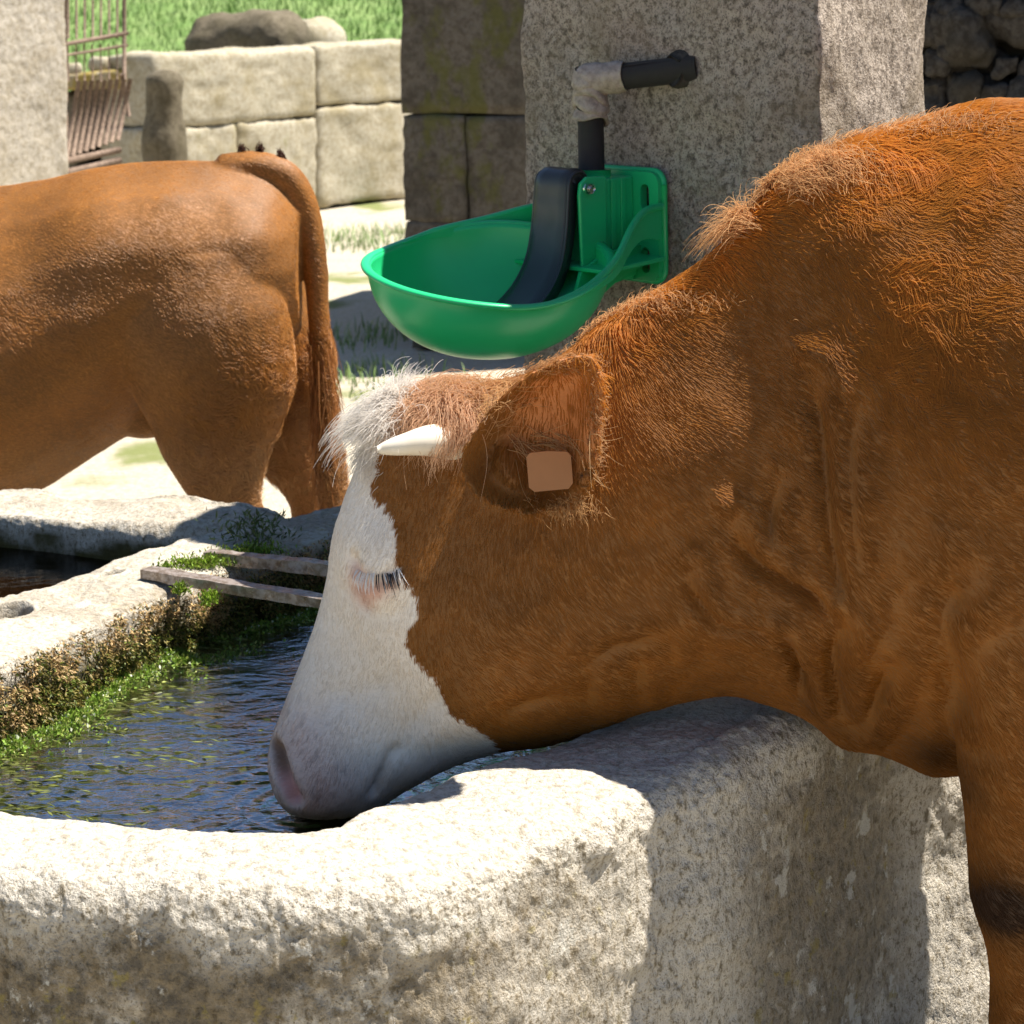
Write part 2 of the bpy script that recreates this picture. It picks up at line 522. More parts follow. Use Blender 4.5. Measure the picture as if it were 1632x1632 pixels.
def wall_ring(name, inner, outer, nu, closed, mat, zin, ri=0.025, ro=0.045, seed=0, hole=None, dens=1.0, dz=0.0, **kw):
    """stone wall swept along matched inner / outer plan curves, rounded top"""
    I = crom(inner, nu, closed)
    O = crom(outer, nu, closed)
    L = np.linalg.norm(O - I, axis=1)
    D = (O - I) / L[:, None]
    # profile as (kind, param): inner wall up, inner round, top, outer round, outer wall down
    nw, nr, nt, no, nd = int(30 * dens), int(10 * dens), int(44 * dens), int(22 * dens), int(60 * dens)
    s, z = [], []
    for t in np.linspace(0, 1, nw, endpoint=False):
        zz = zin + (RIM - ri - zin) * t
        s.append(np.full(nu, 0.0) - 0.0 * t - 0.10 * (RIM - zz)); z.append(np.full(nu, zz))
    for t in np.linspace(0, 1, nr, endpoint=False):
        a = t * math.pi / 2
        s.append(np.full(nu, ri - ri * math.cos(a) - 0.003)); z.append(np.full(nu, RIM - ri + ri * math.sin(a)))
    for t in np.linspace(0, 1, nt, endpoint=False):
        s.append(ri + (L - ri - ro) * t); z.append(np.full(nu, RIM + 0.006 * math.sin(math.pi * t)))
    for t in np.linspace(0, 1, no, endpoint=False):
        a = t * math.pi / 2
        s.append(L - ro + ro * math.sin(a)); z.append(np.full(nu, RIM - ro + ro * math.cos(a)))
    for t in np.linspace(0, 1, nd) ** 1.4:
        zz = (RIM - ro) * (1 - t) - 0.02 * t
        s.append(L + 0.05 * (RIM - ro - zz)); z.append(np.full(nu, zz))
    S, Z = np.array(s).T, np.array(z).T
    G = np.empty(S.shape + (3,))
    G[..., :2] = I[:, None] + D[:, None] * S[..., None]
    G[..., 2] = Z
    N = grid_normals(G, cu=closed)
    # orientation: outward = up on the top strip
    if N[:, nw + nr + nt // 2, 2].mean() < 0:
        N = -N
    sh = G.shape
    P = G.reshape(-1, 3)
    d = fbm(P, 3.0, 2, seed) * 0.010 + fbm(P, 13, 2, seed + 3) * 0.0035 + fbm(P, 60, 3, seed + 7) * 0.0016
    out = np.zeros(sh[:2]); out[:, nw + nr + nt:] = 1
    d = d * (1 + 0.5 * out.ravel())
    P = P + N.reshape(-1, 3) * d[:, None]
    wear_shade = np.zeros((len(P), 4)); wear_shade[:, 3] = 1
    topw = np.abs(N.reshape(-1, 3)[:, 2])
    wear_shade[:, 0] = 1 - 0.8 * sstep(0.6, 0.95, topw)
    inn = np.zeros(sh[:2]); inn[:, :nw] = 1
    zz = P[:, 2]
    wear_shade[:, 2] = inn.ravel() * sstep(0.0, 0.06, RIM - 0.01 - zz + 0.03 * fbm(P, 20, 3, 5))
    Xp = P[:, 0]
    wear_shade[:, 1] = out.ravel() * sstep(0.015, 0.07, RIM - 0.02 - zz + 0.03 * fbm(P, 9, 3, 15)) * np.clip(sstep(0.22, -0.12, Xp + 0.1 * fbm(P, 4, 2, 33)), 0.05 + .75 * sstep(.24, .34, Xp) * sstep(.60, .52, Xp), 1)  # stains at left; the right-hand band deepens the cow's shadow in colour
    wear_shade[:, 1] = np.maximum(wear_shade[:, 1], .42 * (P[:, 1] > 2.9) * (Xp < -.2) * (topw > .5) * np.clip(.6 + 1.2 * fbm(P, 5, 3, 61), 0, 1.3))
    if hole is not None:
        for hx, hy, ha, hb, hang, dep in hole:
            dx, dy = P[:, 0] - hx, P[:, 1] - hy
            u = dx * math.cos(hang) + dy * math.sin(hang)
            v = -dx * math.sin(hang) + dy * math.cos(hang)
            q = np.sqrt((u / ha) ** 2 + (v / hb) ** 2)
            P[:, 2] -= dep * sstep(1.05, 0.75, q) * (topw > 0.4)
            wear_shade[:, 2] = np.maximum(wear_shade[:, 2], 0.7 * sstep(0.95, 0.7, q) * (topw > 0.4))  # hollows also coloured dark to stand in for their shade
    P[:, 2] += dz
    me = mesh_np(name, P, grid_faces(nu, sh[1], cu=closed))
    a = me.color_attributes.new('wear_shade', 'FLOAT_COLOR', 'POINT')
    a.data.foreach_set('color', wear_shade.astype(np.float32).ravel())
    return put(name, me, mat, **kw), I, O

def pz(x, y):
    return on_z(x, y, RIM)[:2]

def m2(x, y):
    return np.array([x, y])

pairs = [
    (m2(-1.35, 2.66), m2(-1.75, 2.33)),
    (pz(-200, 1272), pz(-200, 1395)),
    (pz(25, 1288), pz(25, 1402)), (pz(160, 1300), pz(180, 1412)), (pz(300, 1312), pz(330, 1420)),
    (pz(430, 1325), pz(480, 1424)), (pz(525, 1322), pz(640, 1414)), (pz(560, 1300), pz(750, 1388)), (pz(620, 1272), pz(860, 1346)),
    (pz(706, 1238), pz(960, 1302)), (pz(800, 1209), pz(1040, 1264)), (pz(890, 1182), pz(1110, 1236)), (pz(958, 1146), pz(1195, 1192)),
    (pz(985, 1105), pz(1300, 1130)), (pz(975, 1050), pz(1400, 1075)),
    (m2(0.10, 3.14), m2(0.76, 3.21)), (m2(0.02, 3.36), m2(0.55, 3.42)), (m2(-0.14, 3.66), m2(0.16, 3.66)), (m2(-0.26, 3.86), m2(-0.12, 4.20)),
    (pz(520, 856), pz(560, 792)), (pz(420, 888), pz(430, 822)), (pz(270, 938), pz(200, 882)), (pz(150, 992), pz(100, 912)),
    (pz(20, 1050), pz(15, 945)), (pz(-150, 1122), pz(-150, 1010)), (pz(-350, 1200), pz(-380, 1095)),
]
hc = on_z(25, 978, RIM)
hc2 = on_z(177, 917, RIM)
tr_root = bpy.data.objects.new('stone_trough', None)
COL.objects.link(tr_root)
tag(tr_root, 'big pale granite trough the brown cow drinks from, in the foreground', 'trough')
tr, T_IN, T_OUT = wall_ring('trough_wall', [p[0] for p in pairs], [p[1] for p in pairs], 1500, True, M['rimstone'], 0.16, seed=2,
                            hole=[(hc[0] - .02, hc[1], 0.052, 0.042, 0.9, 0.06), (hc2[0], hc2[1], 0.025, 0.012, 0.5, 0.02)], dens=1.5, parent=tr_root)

def inset_poly(name, loop, z, mat, grow=0.0, **kw):
    c = loop.mean(0)
    V = [(*(p + (p - c) * grow), z) for p in loop]
    bm = bmesh.new()
    vs = [bm.verts.new(v) for v in V]
    f = bm.faces.new(vs)
    if f.normal.z < 0:
        f.normal_flip()
    bmesh.ops.triangulate(bm, faces=[f])
    me = bpy.data.meshes.new(name)
    bm.normal_update()
    if sum(q.normal.z for q in bm.faces) < 0:
        bmesh.ops.reverse_faces(bm, faces=bm.faces)
    bm.to_mesh(me); bm.free()
    return put(name, me, mat, **kw)

k = NT('trough_floor_algae')
M['floor'] = k.done(k.pbr(k.mix(k.ramp(k.noise(14, 6, 0.7), 0.4, 0.62), (0.012, 0.016, 0.009), (0.04, 0.055, 0.016)), 0.9))
inset_poly('trough_floor', T_IN[::6], 0.18, M['floor'], 0.06, parent=tr_root)

def water_mat(name, tint, gain=1.0, strength=0.35, ior=1.33, centre=None):
    k = NT(name)
    v1 = k.mapv((13, 20, 1), (0, 0, 0.10))
    n1 = k.noise(1.0, 3, 0.5, src=v1, dist=0.6)
    n2 = k.noise(1.0, 4, 0.6, src=k.mapv((40, 62, 1), (0, 0, -0.15)), dist=0.4)
    h = k.math('ADD', n1, k.math('MULTIPLY', n2, 0.32))
    if centre is not None:
        nd = k.n('ShaderNodeVectorMath', operation='DISTANCE')
        k.link(k.tc, nd.inputs[0]); nd.inputs[1].default_value = centre
        d = nd.outputs['Value']
        rg = k.math('SINE', k.math('MULTIPLY', d, 190.0))
        h = k.math('ADD', h, k.math('MULTIPLY', rg, k.ramp(d, 0.06, 0.30, 0.16, 0.0)))
    nrm = k.bump(h, strength, 0.03)
    fr = k.n('ShaderNodeFresnel'); fr.inputs['IOR'].default_value = ior; k.link(nrm, fr.inputs['Normal'])
    gl = k.n('ShaderNodeBsdfGlossy'); gl.inputs['Roughness'].default_value = 0.03; k.link(nrm, gl.inputs['Normal'])
    tp = k.n('ShaderNodeBsdfTransparent'); tp.inputs[0].default_value = (*tint, 1)
    mx = k.n('ShaderNodeMixShader')
    k.link(k.math('MINIMUM', k.math('MULTIPLY', fr.outputs[0], gain), 0.9), mx.inputs[0]); k.link(tp.outputs[0], mx.inputs[1]); k.link(gl.outputs[0], mx.inputs[2])
    return k.done(mx.outputs[0])

mz = on_z(500, 1285, WATER)
M['water'] = water_mat('clear_trough_water', (0.42, 0.50, 0.42), gain=9.0, strength=0.34, ior=1.33, centre=(float(mz[0]), float(mz[1]), WATER))
inset_poly('water', T_IN[::6], WATER, M['water'], 0.045, kind='structure')

# second trough behind
i2 = [pz(455, 826), pz(415, 826), pz(340, 829), pz(250, 828), pz(150, 821), pz(15, 807), pz(-150, 798), m2(-1.9, 4.10), m2(-2.15, 3.85), m2(-2.05, 3.3), m2(-1.75, 2.75)]
o2 = [pz(480, 816), pz(450, 806), pz(370, 794), pz(280, 785), pz(150, 777), pz(15, 766), pz(-150, 758), m2(-2.05, 4.45), m2(-2.6, 4.1), m2(-2.55, 3.2), m2(-2.15, 2.5)]
t2_root = bpy.data.objects.new('stone_trough', None)
COL.objects.link(t2_root)
tag(t2_root, 'farther stone trough with dark water, its pale rim in front of the standing cow', 'trough')
t2, J_IN, J_OUT = wall_ring('trough_wall', i2, o2, 420, False, M['rimstone'], 0.2, ri=0.025, ro=0.05, seed=40, dz=-0.014, parent=t2_root)
loop2 = np.concatenate([J_IN[::6], [m2(-1.42, 2.9)], [p[1] + (p[0] - p[1]) * 0.3 for p in pairs[:18:-1]]])
inset_poly('trough_floor', loop2, 0.2, M['floor'], 0.0, parent=t2_root)
M['water2'] = water_mat('brown_trough_water', (0.30, 0.24, 0.16), strength=0.06, ior=1.33)
inset_poly('water', loop2, 0.545, M['water2'], 0.0, kind='structure')

# iron bars across the trough
def bar(pa, pb, w, hgt, name, label):
    pa, pb = np.array(pa), np.array(pb)
    d = pb - pa
    L = np.linalg.norm(d)
    x = d / L
    y = np.cross([0, 0, 1.0], x); y /= np.linalg.norm(y)
    z = np.cross(x, y)
    R = np.stack([x, y, z], 1)
    # angle iron: flat top + hanging flange on the near side
    n = 40
    prof = np.array([[w / 2, 0], [-w / 2, 0], [-w / 2, -hgt], [-w / 2 + 0.005, -hgt], [-w / 2 + 0.005, -0.005], [w / 2, -0.005]])
    t = np.linspace(0, L, n)
    G = pa + t[:, None, None] * x + prof[None, :, :1] * y + prof[None, :, 1:] * z
    V = G.reshape(-1, 3)
    V = V + (fbm(V, 40, 3, 4) * 0.0012)[:, None]
    Fq = [list(f) for f in grid_faces(n, 6, cv=True)] + [list(range(6))[::-1], [(n - 1) * 6 + j for j in range(6)]]
    me = mesh_np(name, V, Fq, smooth=False)
    return put(name, me, M['bar'], label=label, cat='iron bar', group='iron bars laid across the trough')

ZB = RIM + 0.022
b1a, b1b = on_z(232, 905, ZB), on_z(522, 952, ZB)
b1d = (b1b - b1a)
bar(b1a, b1a + b1d * 2.15, 0.03, 0.016, 'angle_bar', 'rusty flat iron bar over the water left of the cow\'s eye, nearer of the two')
b2a, b2b = on_z(330, 877, ZB), on_z(527, 897, ZB)
bar(b2a, b2a + (b2b - b2a) * 2.2, 0.026, 0.02, 'angle_bar', 'shiny iron bar across the shaded back of the trough, farther of the two')

# ------------------------------------------------------------------ big granite pillar
NV = np.array([-0.75, -0.66, 0.0]); NV /= np.linalg.norm(NV)
TV = np.array([-NV[1], NV[0], 0.0]) if NV[1] < 0 else None     # points right and towards the camera
PC = on_y(1310, 200, 3.45); PC[2] = 0
wl_ = (on_y(828, 250, 4.02)[0] - PC[0]) / -TV[0]
def pillar(name, corner, a_dir, la, b_dir, lb, h, mat, seed, taper=0.02, nseg=70, amp=0.012, **kw):
    """upright stone slab: plan corner + two edge directions"""
    a, b = np.array(a_dir), np.array(b_dir)
    pl, seg = [], []
    cs = [corner, corner + a * la, corner + a * la + b * lb, corner + b * lb]
    for q in range(4):
        p, r = cs[q], cs[(q + 1) % 4]
        nn = max(8, int(np.linalg.norm(r - p) / 0.012))
        for t in np.linspace(0, 1, nn, endpoint=False):
            pl.append(p + (r - p) * t)
    pl = np.array(pl)
    # round the corners
    for _ in range(2):
        pl = 0.25 * np.roll(pl, 1, 0) + 0.5 * pl + 0.25 * np.roll(pl, -1, 0)
    c = pl.mean(0)
    nz = int(h / 0.014)
    zz = np.linspace(-0.02, h, nz)
    G = np.empty((nz, len(pl), 3))
    G[:] = c + (pl - c)[None] * (1 - taper * (zz / h - 0.5))[:, None, None]
    G[..., 2] = zz[:, None]
    N = -grid_normals(G, cv=True)
    o = G - c; o[..., 2] = 0
    N = N * np.sign((N * o).sum(-1).mean())
    P = G.reshape(-1, 3)
    d = fbm(P, 2.2, 3, seed) * amp + fbm(P, 11, 3, seed + 2) * amp * 0.5 + fbm(P, 50, 3, seed + 4) * 0.0022
    P = P + N.reshape(-1, 3) * d[:, None]
    V = np.concatenate([P, [[c[0], c[1], h]]])
    Fq = grid_faces(nz, len(pl), cv=True)
    m = len(pl)
    tris = np.array([[(nz - 1) * m + i, (nz - 1) * m + (i + 1) % m, len(V) - 1, len(V) - 1] for i in range(m)])
    me = bpy.data.meshes.new(name)
    me.from_pydata(V.tolist(), [], Fq.tolist() + tris[:, :3].tolist())
    me.polygons.foreach_set('use_smooth', np.ones(len(me.polygons), dtype=bool))
    me.update()
    return put(name, me, mat, **kw)

pillar('stone_pillar', PC, -TV, wl_, np.array([0.58, 0.815, 0]), 0.44, 2.25, M['pillar'], 60, label='massive speckled granite pillar carrying the green bowl', cat='pillar')

# ------------------------------------------------------------------ dark pier behind (blocks with joints)
pier = bpy.data.objects.new('stone_pier', None); COL.objects.link(pier)
tag(pier, 'dark shaded stone pier of large blocks behind the green bowl', 'pier')
YP = 9.6
xa, xm, xb = on_y(640, 300, YP)[0], on_y(742, 300, YP)[0], on_y(850, 300, YP)[0] + 0.5
zj, zt, zl = on_y(700, 182, YP)[2], 2.75, on_y(640, 352, YP)[2]
ang = -0.36
Rp = rot_z(ang)
def pblock(x0, x1, z0, z1, seed, n=16):
    w_ = (x1 - x0) / math.cos(ang)
    c = np.array([xa, YP, 0]) + Rp @ np.array([(x0 - xa) / math.cos(ang) + w_ / 2, 1.25, (z0 + z1) / 2])
    block('stone', c, (w_ - 0.004, 2.5, z1 - z0 - 0.004), M['pier'], pier, Rp, n=n, rnd=0.022, amp=0.014, nscale=2.5, seed=seed, fine=0.005)
pblock(xa, xb, zj, zj + 0.95, 71)
pblock(xa, xb, zj + 0.95, zt, 75)
pblock(xa + 0.01, xm, zl, zj, 72)
pblock(xm, xb, zl - 0.1, zj, 73)
pblock(xa + 0.02, xm + 0.05, 0.0, zl, 74)
pblock(xm + 0.05, xb, 0.0, zl - 0.1, 76)

# ------------------------------------------------------------------ sunlit yard wall at the back
YW = 16.2
bw = bpy.data.objects.new('stone_wall', None); COL.objects.link(bw)
tag(bw, 'sunlit buff stone block wall along the back of the yard', 'wall')
RW = rot_z(math.radians(52))
WN = RW @ np.array([0, -1.0, 0])
WP = on_y(450, 340, YW)
def wz(px, py):
    return on_plane(px, py, WP, WN)[2]
ZT, ZJ, ZJ2 = wz(400, 80), wz(400, 194), wz(560, 168)
def wblock(px0, px1, z0, z1, seed, dy=0.0, dep=0.55, n=18, mat='wall'):
    a, b = on_plane(px0, 200, WP, WN), on_plane(px1, 200, WP, WN)
    w, h = np.linalg.norm((b - a)[:2]), z1 - z0
    c = (a + b) / 2 - WN * (dep / 2 + dy)
    c[2] = (z0 + z1) / 2
    block('stone', c, (w - 0.006, dep, h - 0.006), M[mat], bw, RW, n=n, rnd=0.07, amp=0.02, nscale=2.2, seed=seed, fine=0.008)
wblock(246, 508, ZJ, ZT, 81)
wblock(508, 800, ZJ2, ZT + .03, 82, 0.01)
wblock(283, 376, 0.0, ZJ, 83, -0.012)
wblock(376, 508, 0.0, ZJ, 84)
wblock(508, 800, 0.0, ZJ2, 85, 0.012)
wblock(240, 283, 0.0, ZJ, 86, 0.02)
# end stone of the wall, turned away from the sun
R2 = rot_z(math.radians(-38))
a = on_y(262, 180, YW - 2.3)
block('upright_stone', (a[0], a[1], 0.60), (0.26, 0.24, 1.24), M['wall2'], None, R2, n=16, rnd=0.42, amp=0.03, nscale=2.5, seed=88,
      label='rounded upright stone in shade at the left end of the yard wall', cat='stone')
# boulder behind the wall
a = on_y(392, 62, 18.6)
V, Fq = block_np((1.25, 0.7, 1.1), 18, 0.40, 0.05, 2.0, 91, 0.01)
V = V @ rot_z(math.radians(-32)).T + np.array([a[0], 18.7, 1.06])
put('boulder', mesh_np('boulder', V, Fq), M['wall2'], label='dark rounded boulder showing above the yard wall', cat='boulder')
a = on_y(500, 45, 19.3)
block('boulder', (a[0], 19.4, 0.95), (0.55, 0.6, 1.15), M['wall'], None, rot_z(0.3), n=12, rnd=0.4, amp=0.04, seed=93,
      label='pale boulder beside the dark one above the yard wall', cat='boulder')

# ------------------------------------------------------------------ left sunlit pillar
YL = 11.0
q0 = on_y(108, 160, YL); q0[2] = 0
al_ = math.radians(58)
pillar('stone_pillar', q0, np.array([-math.cos(al_), -math.sin(al_), 0]), 1.5, np.array([-0.8, 0.6, 0]), 0.6, 2.5, M['leftpillar'], 95, amp=0.007,
       label='sunlit pale stone pillar at the left edge beside the iron gate', cat='pillar')

# ------------------------------------------------------------------ rusty gate
YG = 12.6
gate = bpy.data.objects.new('iron_gate', None); COL.objects.link(gate)
tag(gate, 'rusty iron gate with slanted bars between left pillar and wall', 'gate')
def gp(x, y, dy=0.0):
    # gate hangs open: its right side is farther away
    return on_y(x, y, YG + (x - 150) * 0.006 + dy)
def gbar(a, b, r, name, dy=0.0, m=8):
    tube(name, np.stack([gp(*a, dy), gp(*b, dy)]), r, M['rust'], gate, m=m)
gbar((198, -140), (198, 140), 0.013, 'frame_post')
gbar((194, 118), (205, 185), 0.015, 'frame_post', -0.1)
gbar((102, -145), (106, 290), 0.013, 'frame_post')
for y0, y1, r in ((71, 53, 0.014), (89, 72, 0.009), (-140, -160, 0.014)):
    gbar((100, y0), (203, y1), r, 'rail')
for x in (108, 121, 134, 147, 160, 173, 186):
    gbar((x, -145), (x + 1, 62), 0.007, 'bar')
    gbar((x, 70), (x + 1, 130), 0.005, 'bar')
for i in range(9):
    x = 112 + i * 10.2
    gbar((x + 14, 126 + (1 - i / 8) * 4), (x - 6, 252 - i * 3.6), 0.015, 'slanted_bar', -0.12)
gbar((104, 257), (190, 239), 0.021, 'rail', -0.14)
gbar((104, 275), (190, 256), 0.024, 'rail', -0.14)
gbar((104, 293), (186, 275), 0.019, 'rail', -0.14)
pa, pb = gp(104, 305, -0.1), gp(184, 288, -0.1)
d = pb - pa
gv = np.array([pa, pb, pb - [0, 0, 0.9], pa - [0, 0, 0.9]])
gv = np.concatenate([gv, gv + [0.0, 0.012, 0]])
put('sheet_panel', mesh_np('sheet_panel', gv, [[0, 1, 2, 3], [7, 6, 5, 4], [0, 4, 5, 1], [1, 5, 6, 2], [2, 6, 7, 3], [3, 7, 4, 0]], smooth=False), M['rust'], gate)
for x in (108, 188):
    tube('support_bar', np.stack([gp(x, 295, -0.1) - [0, 0, 0.02], np.array([gp(x, 295, -0.1)[0], gp(x, 295, -0.1)[1], 0.0])]), 0.014, M['rust'], gate, m=8)

# low mossy culvert with a dark mouth behind the gate
cul = bpy.data.objects.new('stone_culvert', None); COL.objects.link(cul)
tag(cul, 'low mossy stone opening with a dark mouth behind the gate', 'culvert')
YC_ = 15.4
a, b = on_y(85, 148, YC_), on_y(262, 112, YC_)
block('lintel', ((a[0] + b[0]) / 2, YC_ + 0.35, (a[2] + b[2]) / 2), (b[0] - a[0], 0.8, b[2] - a[2]), M['mossrock'], cul, n=14, rnd=0.3, amp=0.04, seed=101)
block('side_stone', (a[0] + 0.02, YC_ + 0.4, (a[2]) / 2), (0.3, 0.7, a[2] - 0.02), M['wall2'], cul, n=10, rnd=0.15, amp=0.03, seed=102)
bx = on_y(262, 150, YC_)[0]
block('side_stone', (bx + 0.1, YC_ + 0.5, (a[2]) / 2), (0.25, 0.7, a[2] - 0.02), M['wall2'], cul, n=10, rnd=0.15, amp=0.03, seed=103)
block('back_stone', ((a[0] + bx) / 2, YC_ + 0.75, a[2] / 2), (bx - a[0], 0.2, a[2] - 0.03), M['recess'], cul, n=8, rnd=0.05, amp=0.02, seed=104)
gl_, gr_ = on_y(203, 202, YC_ + 0.05), on_y(250, 200, YC_ + 0.05)
block('ledge', ((gl_[0] + gr_[0]) / 2, YC_ + 0.12, gl_[2]), (gr_[0] - gl_[0] + 0.3, 0.14, 0.05), M['rust'], cul, n=6, rnd=0.1, amp=0.005, seed=105)
for px, py, s, mt, lab in ((160, 103, 0.17, 'wall', 'pale round stone on the moss behind the gate'), (135, 124, 0.085, 'leftpillar', 'small whitish stone on the moss behind the gate'), (118, 112, 0.15, 'wall', 'grey stone on the moss beside the left pillar')):
    c = on_y(px, py, YC_ + 0.1)
    block('stone', c, (s * 1.1, s * 0.9, s * 0.8), M[mt], None, rot_z(px), n=7, rnd=0.42, amp=0.015, seed=px, label=lab, cat='stone')

# ------------------------------------------------------------------ dark rubble wall far right
YR = 6.6
rw = bpy.data.objects.new('rubble_wall', None); COL.objects.link(rw)
tag(rw, 'dark shaded rubble wall behind the pillar at the right edge', 'wall')
x0 = on_y(1440, 100, YR)[0]
Rr = rot_z(math.radians(-32))
rr = random.Random(5)
o3 = np.array([x0, YR, 0.0])
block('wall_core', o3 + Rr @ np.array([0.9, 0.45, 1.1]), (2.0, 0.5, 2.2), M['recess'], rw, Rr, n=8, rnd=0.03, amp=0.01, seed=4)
z = 0.0
row = 0
while z < 2.15:
    hh = rr.uniform(0.06, 0.13)
    x = -0.1
    while x < 1.8:
        ww = rr.uniform(0.06, 0.2)
        if z > 1.0 or x < 0.9:
            block('stone', o3 + Rr @ np.array([x + ww / 2, 0.16 + rr.uniform(-0.02, 0.02), z + hh / 2]), (ww, 0.14, hh * rr.uniform(.8, 1.1)), M['rubble'], rw, Rr @ rot_z(rr.uniform(-0.25, 0.25)) @ rot_x(rr.uniform(-.3, .3)), n=6, rnd=0.22, amp=0.035, nscale=9, seed=rr.randrange(999))
        x += ww
    z += hh

# ------------------------------------------------------------------ cows: one body builder (head lowered, whole animal)
YC = 2.77

def pc(x, y, dy=0.0):
    return on_y(x, y, YC + dy)

WT = np.array([0.0, 0.12, 0.3, 0.5, 0.7, 0.88, 1.0])
def st(T, B, w):
    return (np.array(T), np.array(B), np.array(w))

stations = [
    # (front / top px), (jaw / bottom px), half widths at WT
    st(pc(431, 1212), pc(466, 1276), [.050, .060, .066, .070, .066, .056, .045]),
    st(pc(430, 1190), pc(496, 1287), [.066, .080, .090, .093, .090, .075, .060]),
    st(pc(436, 1166), pc(545, 1290), [.070, .090, .104, .106, .102, .085, .065]),
    st(pc(452, 1126), pc(602, 1281), [.064, .084, .102, .106, .103, .085, .060]),
    st(pc(470, 1080), pc(655, 1250), [.056, .074, .090, .096, .096, .080, .055]),
    st(pc(492, 1022), pc(725, 1216), [.056, .072, .085, .090, .092, .074, .050]),
    st(pc(511, 962), pc(800, 1194), [.066, .082, .096, .100, .098, .076, .045]),
    st(pc(524, 905), pc(868, 1186), [.082, .104, .118, .112, .106, .082, .045]),
    st(pc(533, 850), pc(935, 1166), [.094, .116, .126, .118, .112, .088, .045]),
    st(pc(548, 795), pc(995, 1142), [.098, .116, .124, .124, .120, .092, .045]),
    st(pc(574, 735), pc(1050, 1124), [.098, .110, .118, .126, .126, .094, .045]),
    st(pc(615, 672), pc(1100, 1112), [.092, .104, .114, .126, .128, .094, .045]),
    st(pc(690, 622), pc(1140, 1106), [.076, .094, .112, .126, .128, .090, .040]),
    st(pc(780, 608), pc(1175, 1108), [.060, .082, .110, .128, .128, .088, .038]),
    st(pc(865, 586), pc(1210, 1118), [.050, .078, .112, .134, .132, .088, .036]),
    st(pc(950, 522), pc(1248, 1132), [.046, .078, .120, .146, .140, .090, .034]),
    st(pc(1050, 456), pc(1292, 1156), [.046, .082, .132, .160, .150, .092, .034]),
    st(pc(1145, 394), pc(1340, 1194), [.046, .086, .146, .178, .166, .098, .034]),
    st(pc(1240, 290), pc(1390, 1202), [.066, .120, .176, .202, .190, .110, .036]),
    st(pc(1340, 228), pc(1440, 1218), [.086, .160, .206, .228, .214, .130, .040]),
    st(pc(1450, 196), pc(1490, 1236), [.106, .186, .236, .262, .246, .160, .050]),
    st(pc(1600, 160), pc(1600, 1222), [.128, .212, .262, .290, .276, .200, .080]),
]
def mst(x, zt, zb, w):
    return st((x, YC, zt), (x, YC, zb), w)
stations += [
    mst(0.88, 1.46, .57, [.14, .235, .29, .318, .31, .24, .12]),
    mst(1.15, 1.38, .52, [.10, .20, .31, .35, .35, .27, .14]),
    mst(1.45, 1.345, .47, [.12, .23, .33, .375, .37, .28, .14]),
    mst(1.75, 1.36, .475, [.13, .25, .33, .37, .355, .26, .12]),
    mst(1.99, 1.405, .60, [.15, .27, .31, .33, .30, .20, .08]),
    mst(2.20, 1.418, .73, [.14, .25, .28, .29, .25, .15, .05]),
    mst(2.36, 1.412, .74, [.09, .18, .24, .26, .22, .14, .05]),
    mst(2.48, 1.385, .84, [.05, .12, .19, .22, .20, .13, .05]),
    mst(2.56, 1.32, .94, [.02, .05, .10, .14, .13, .08, .03]),
]
T_ = crom([s[0] for s in stations], 330)
B_ = crom([s[1] for s in stations], 330)
W_ = crom([s[2] for s in stations], 330)
MR = 90
ph = np.linspace(0, 2 * math.pi, MR, endpoint=False)
tt = (1 - np.cos(ph)) / 2
sy = -np.sign(np.sin(ph)) * np.abs(np.sin(ph)) ** 0.55
Wt = np.stack([np.interp(tt, WT, w) for w in W_])
G = T_[:, None] + (B_ - T_)[:, None] * tt[None, :, None]
G[..., 1] += Wt * sy[None]
body_parts = [(G.reshape(-1, 3), [list(f) for f in grid_faces(len(T_), MR, cv=True)] + [list(range(MR))[::-1], [(len(T_) - 1) * MR + j for j in range(MR)]])]

def leg(rows):
    """rows x, y, z, rx, ry -> vertical loft"""
    R_ = crom(np.array(rows, float), len(rows) * 7)
    m = 28
    p = np.linspace(0, 2 * math.pi, m, endpoint=False)
    G = np.empty((len(R_), m, 3))
    G[..., 0] = R_[:, 0:1] + R_[:, 3:4] * np.cos(p)
    G[..., 1] = R_[:, 1:2] + R_[:, 4:5] * np.sin(p)
    G[..., 2] = R_[:, 2:3]
    body_parts.append((G.reshape(-1, 3), [list(f) for f in grid_faces(len(R_), m, cv=True)] + [list(range(m))[::-1], [(len(R_) - 1) * m + j for j in range(m)]]))

# fore legs: front edge of the near one follows the photo
def fl(y, px, w, ry, dy):
    p = on_y(px, y, YC + dy)
    return (p[0] + w, p[1], p[2], w, ry)
dyn = -0.16
front = [fl(760, 1480, .17, .10, dyn + .03), fl(950, 1500, .15, .11, dyn), fl(1100, 1518, .12, .105, dyn), fl(1230, 1530, .095, .090, dyn), fl(1330, 1544, .078, .074, dyn), fl(1410, 1544, .070, .066, dyn), fl(1450, 1552, .066, .064, dyn), fl(1500, 1570, .054, .052, dyn), fl(1560, 1580, .044, .044, dyn), fl(1640, 1578, .041, .040, dyn)]
zx = front[-1]
front += [(zx[0] - .002, zx[1], .20, .041, .040), (zx[0] - .006, zx[1], .13, .050, .048), (zx[0] - .02, zx[1], .075, .050, .050), (zx[0] - .035, zx[1], .04, .062, .058), (zx[0] - .04, zx[1], .0, .072, .064)]
leg(front)
leg([(x + 0.16, 2 * YC - y, z, rx, ry) for x, y, z, rx, ry in front])
hy = 0.17
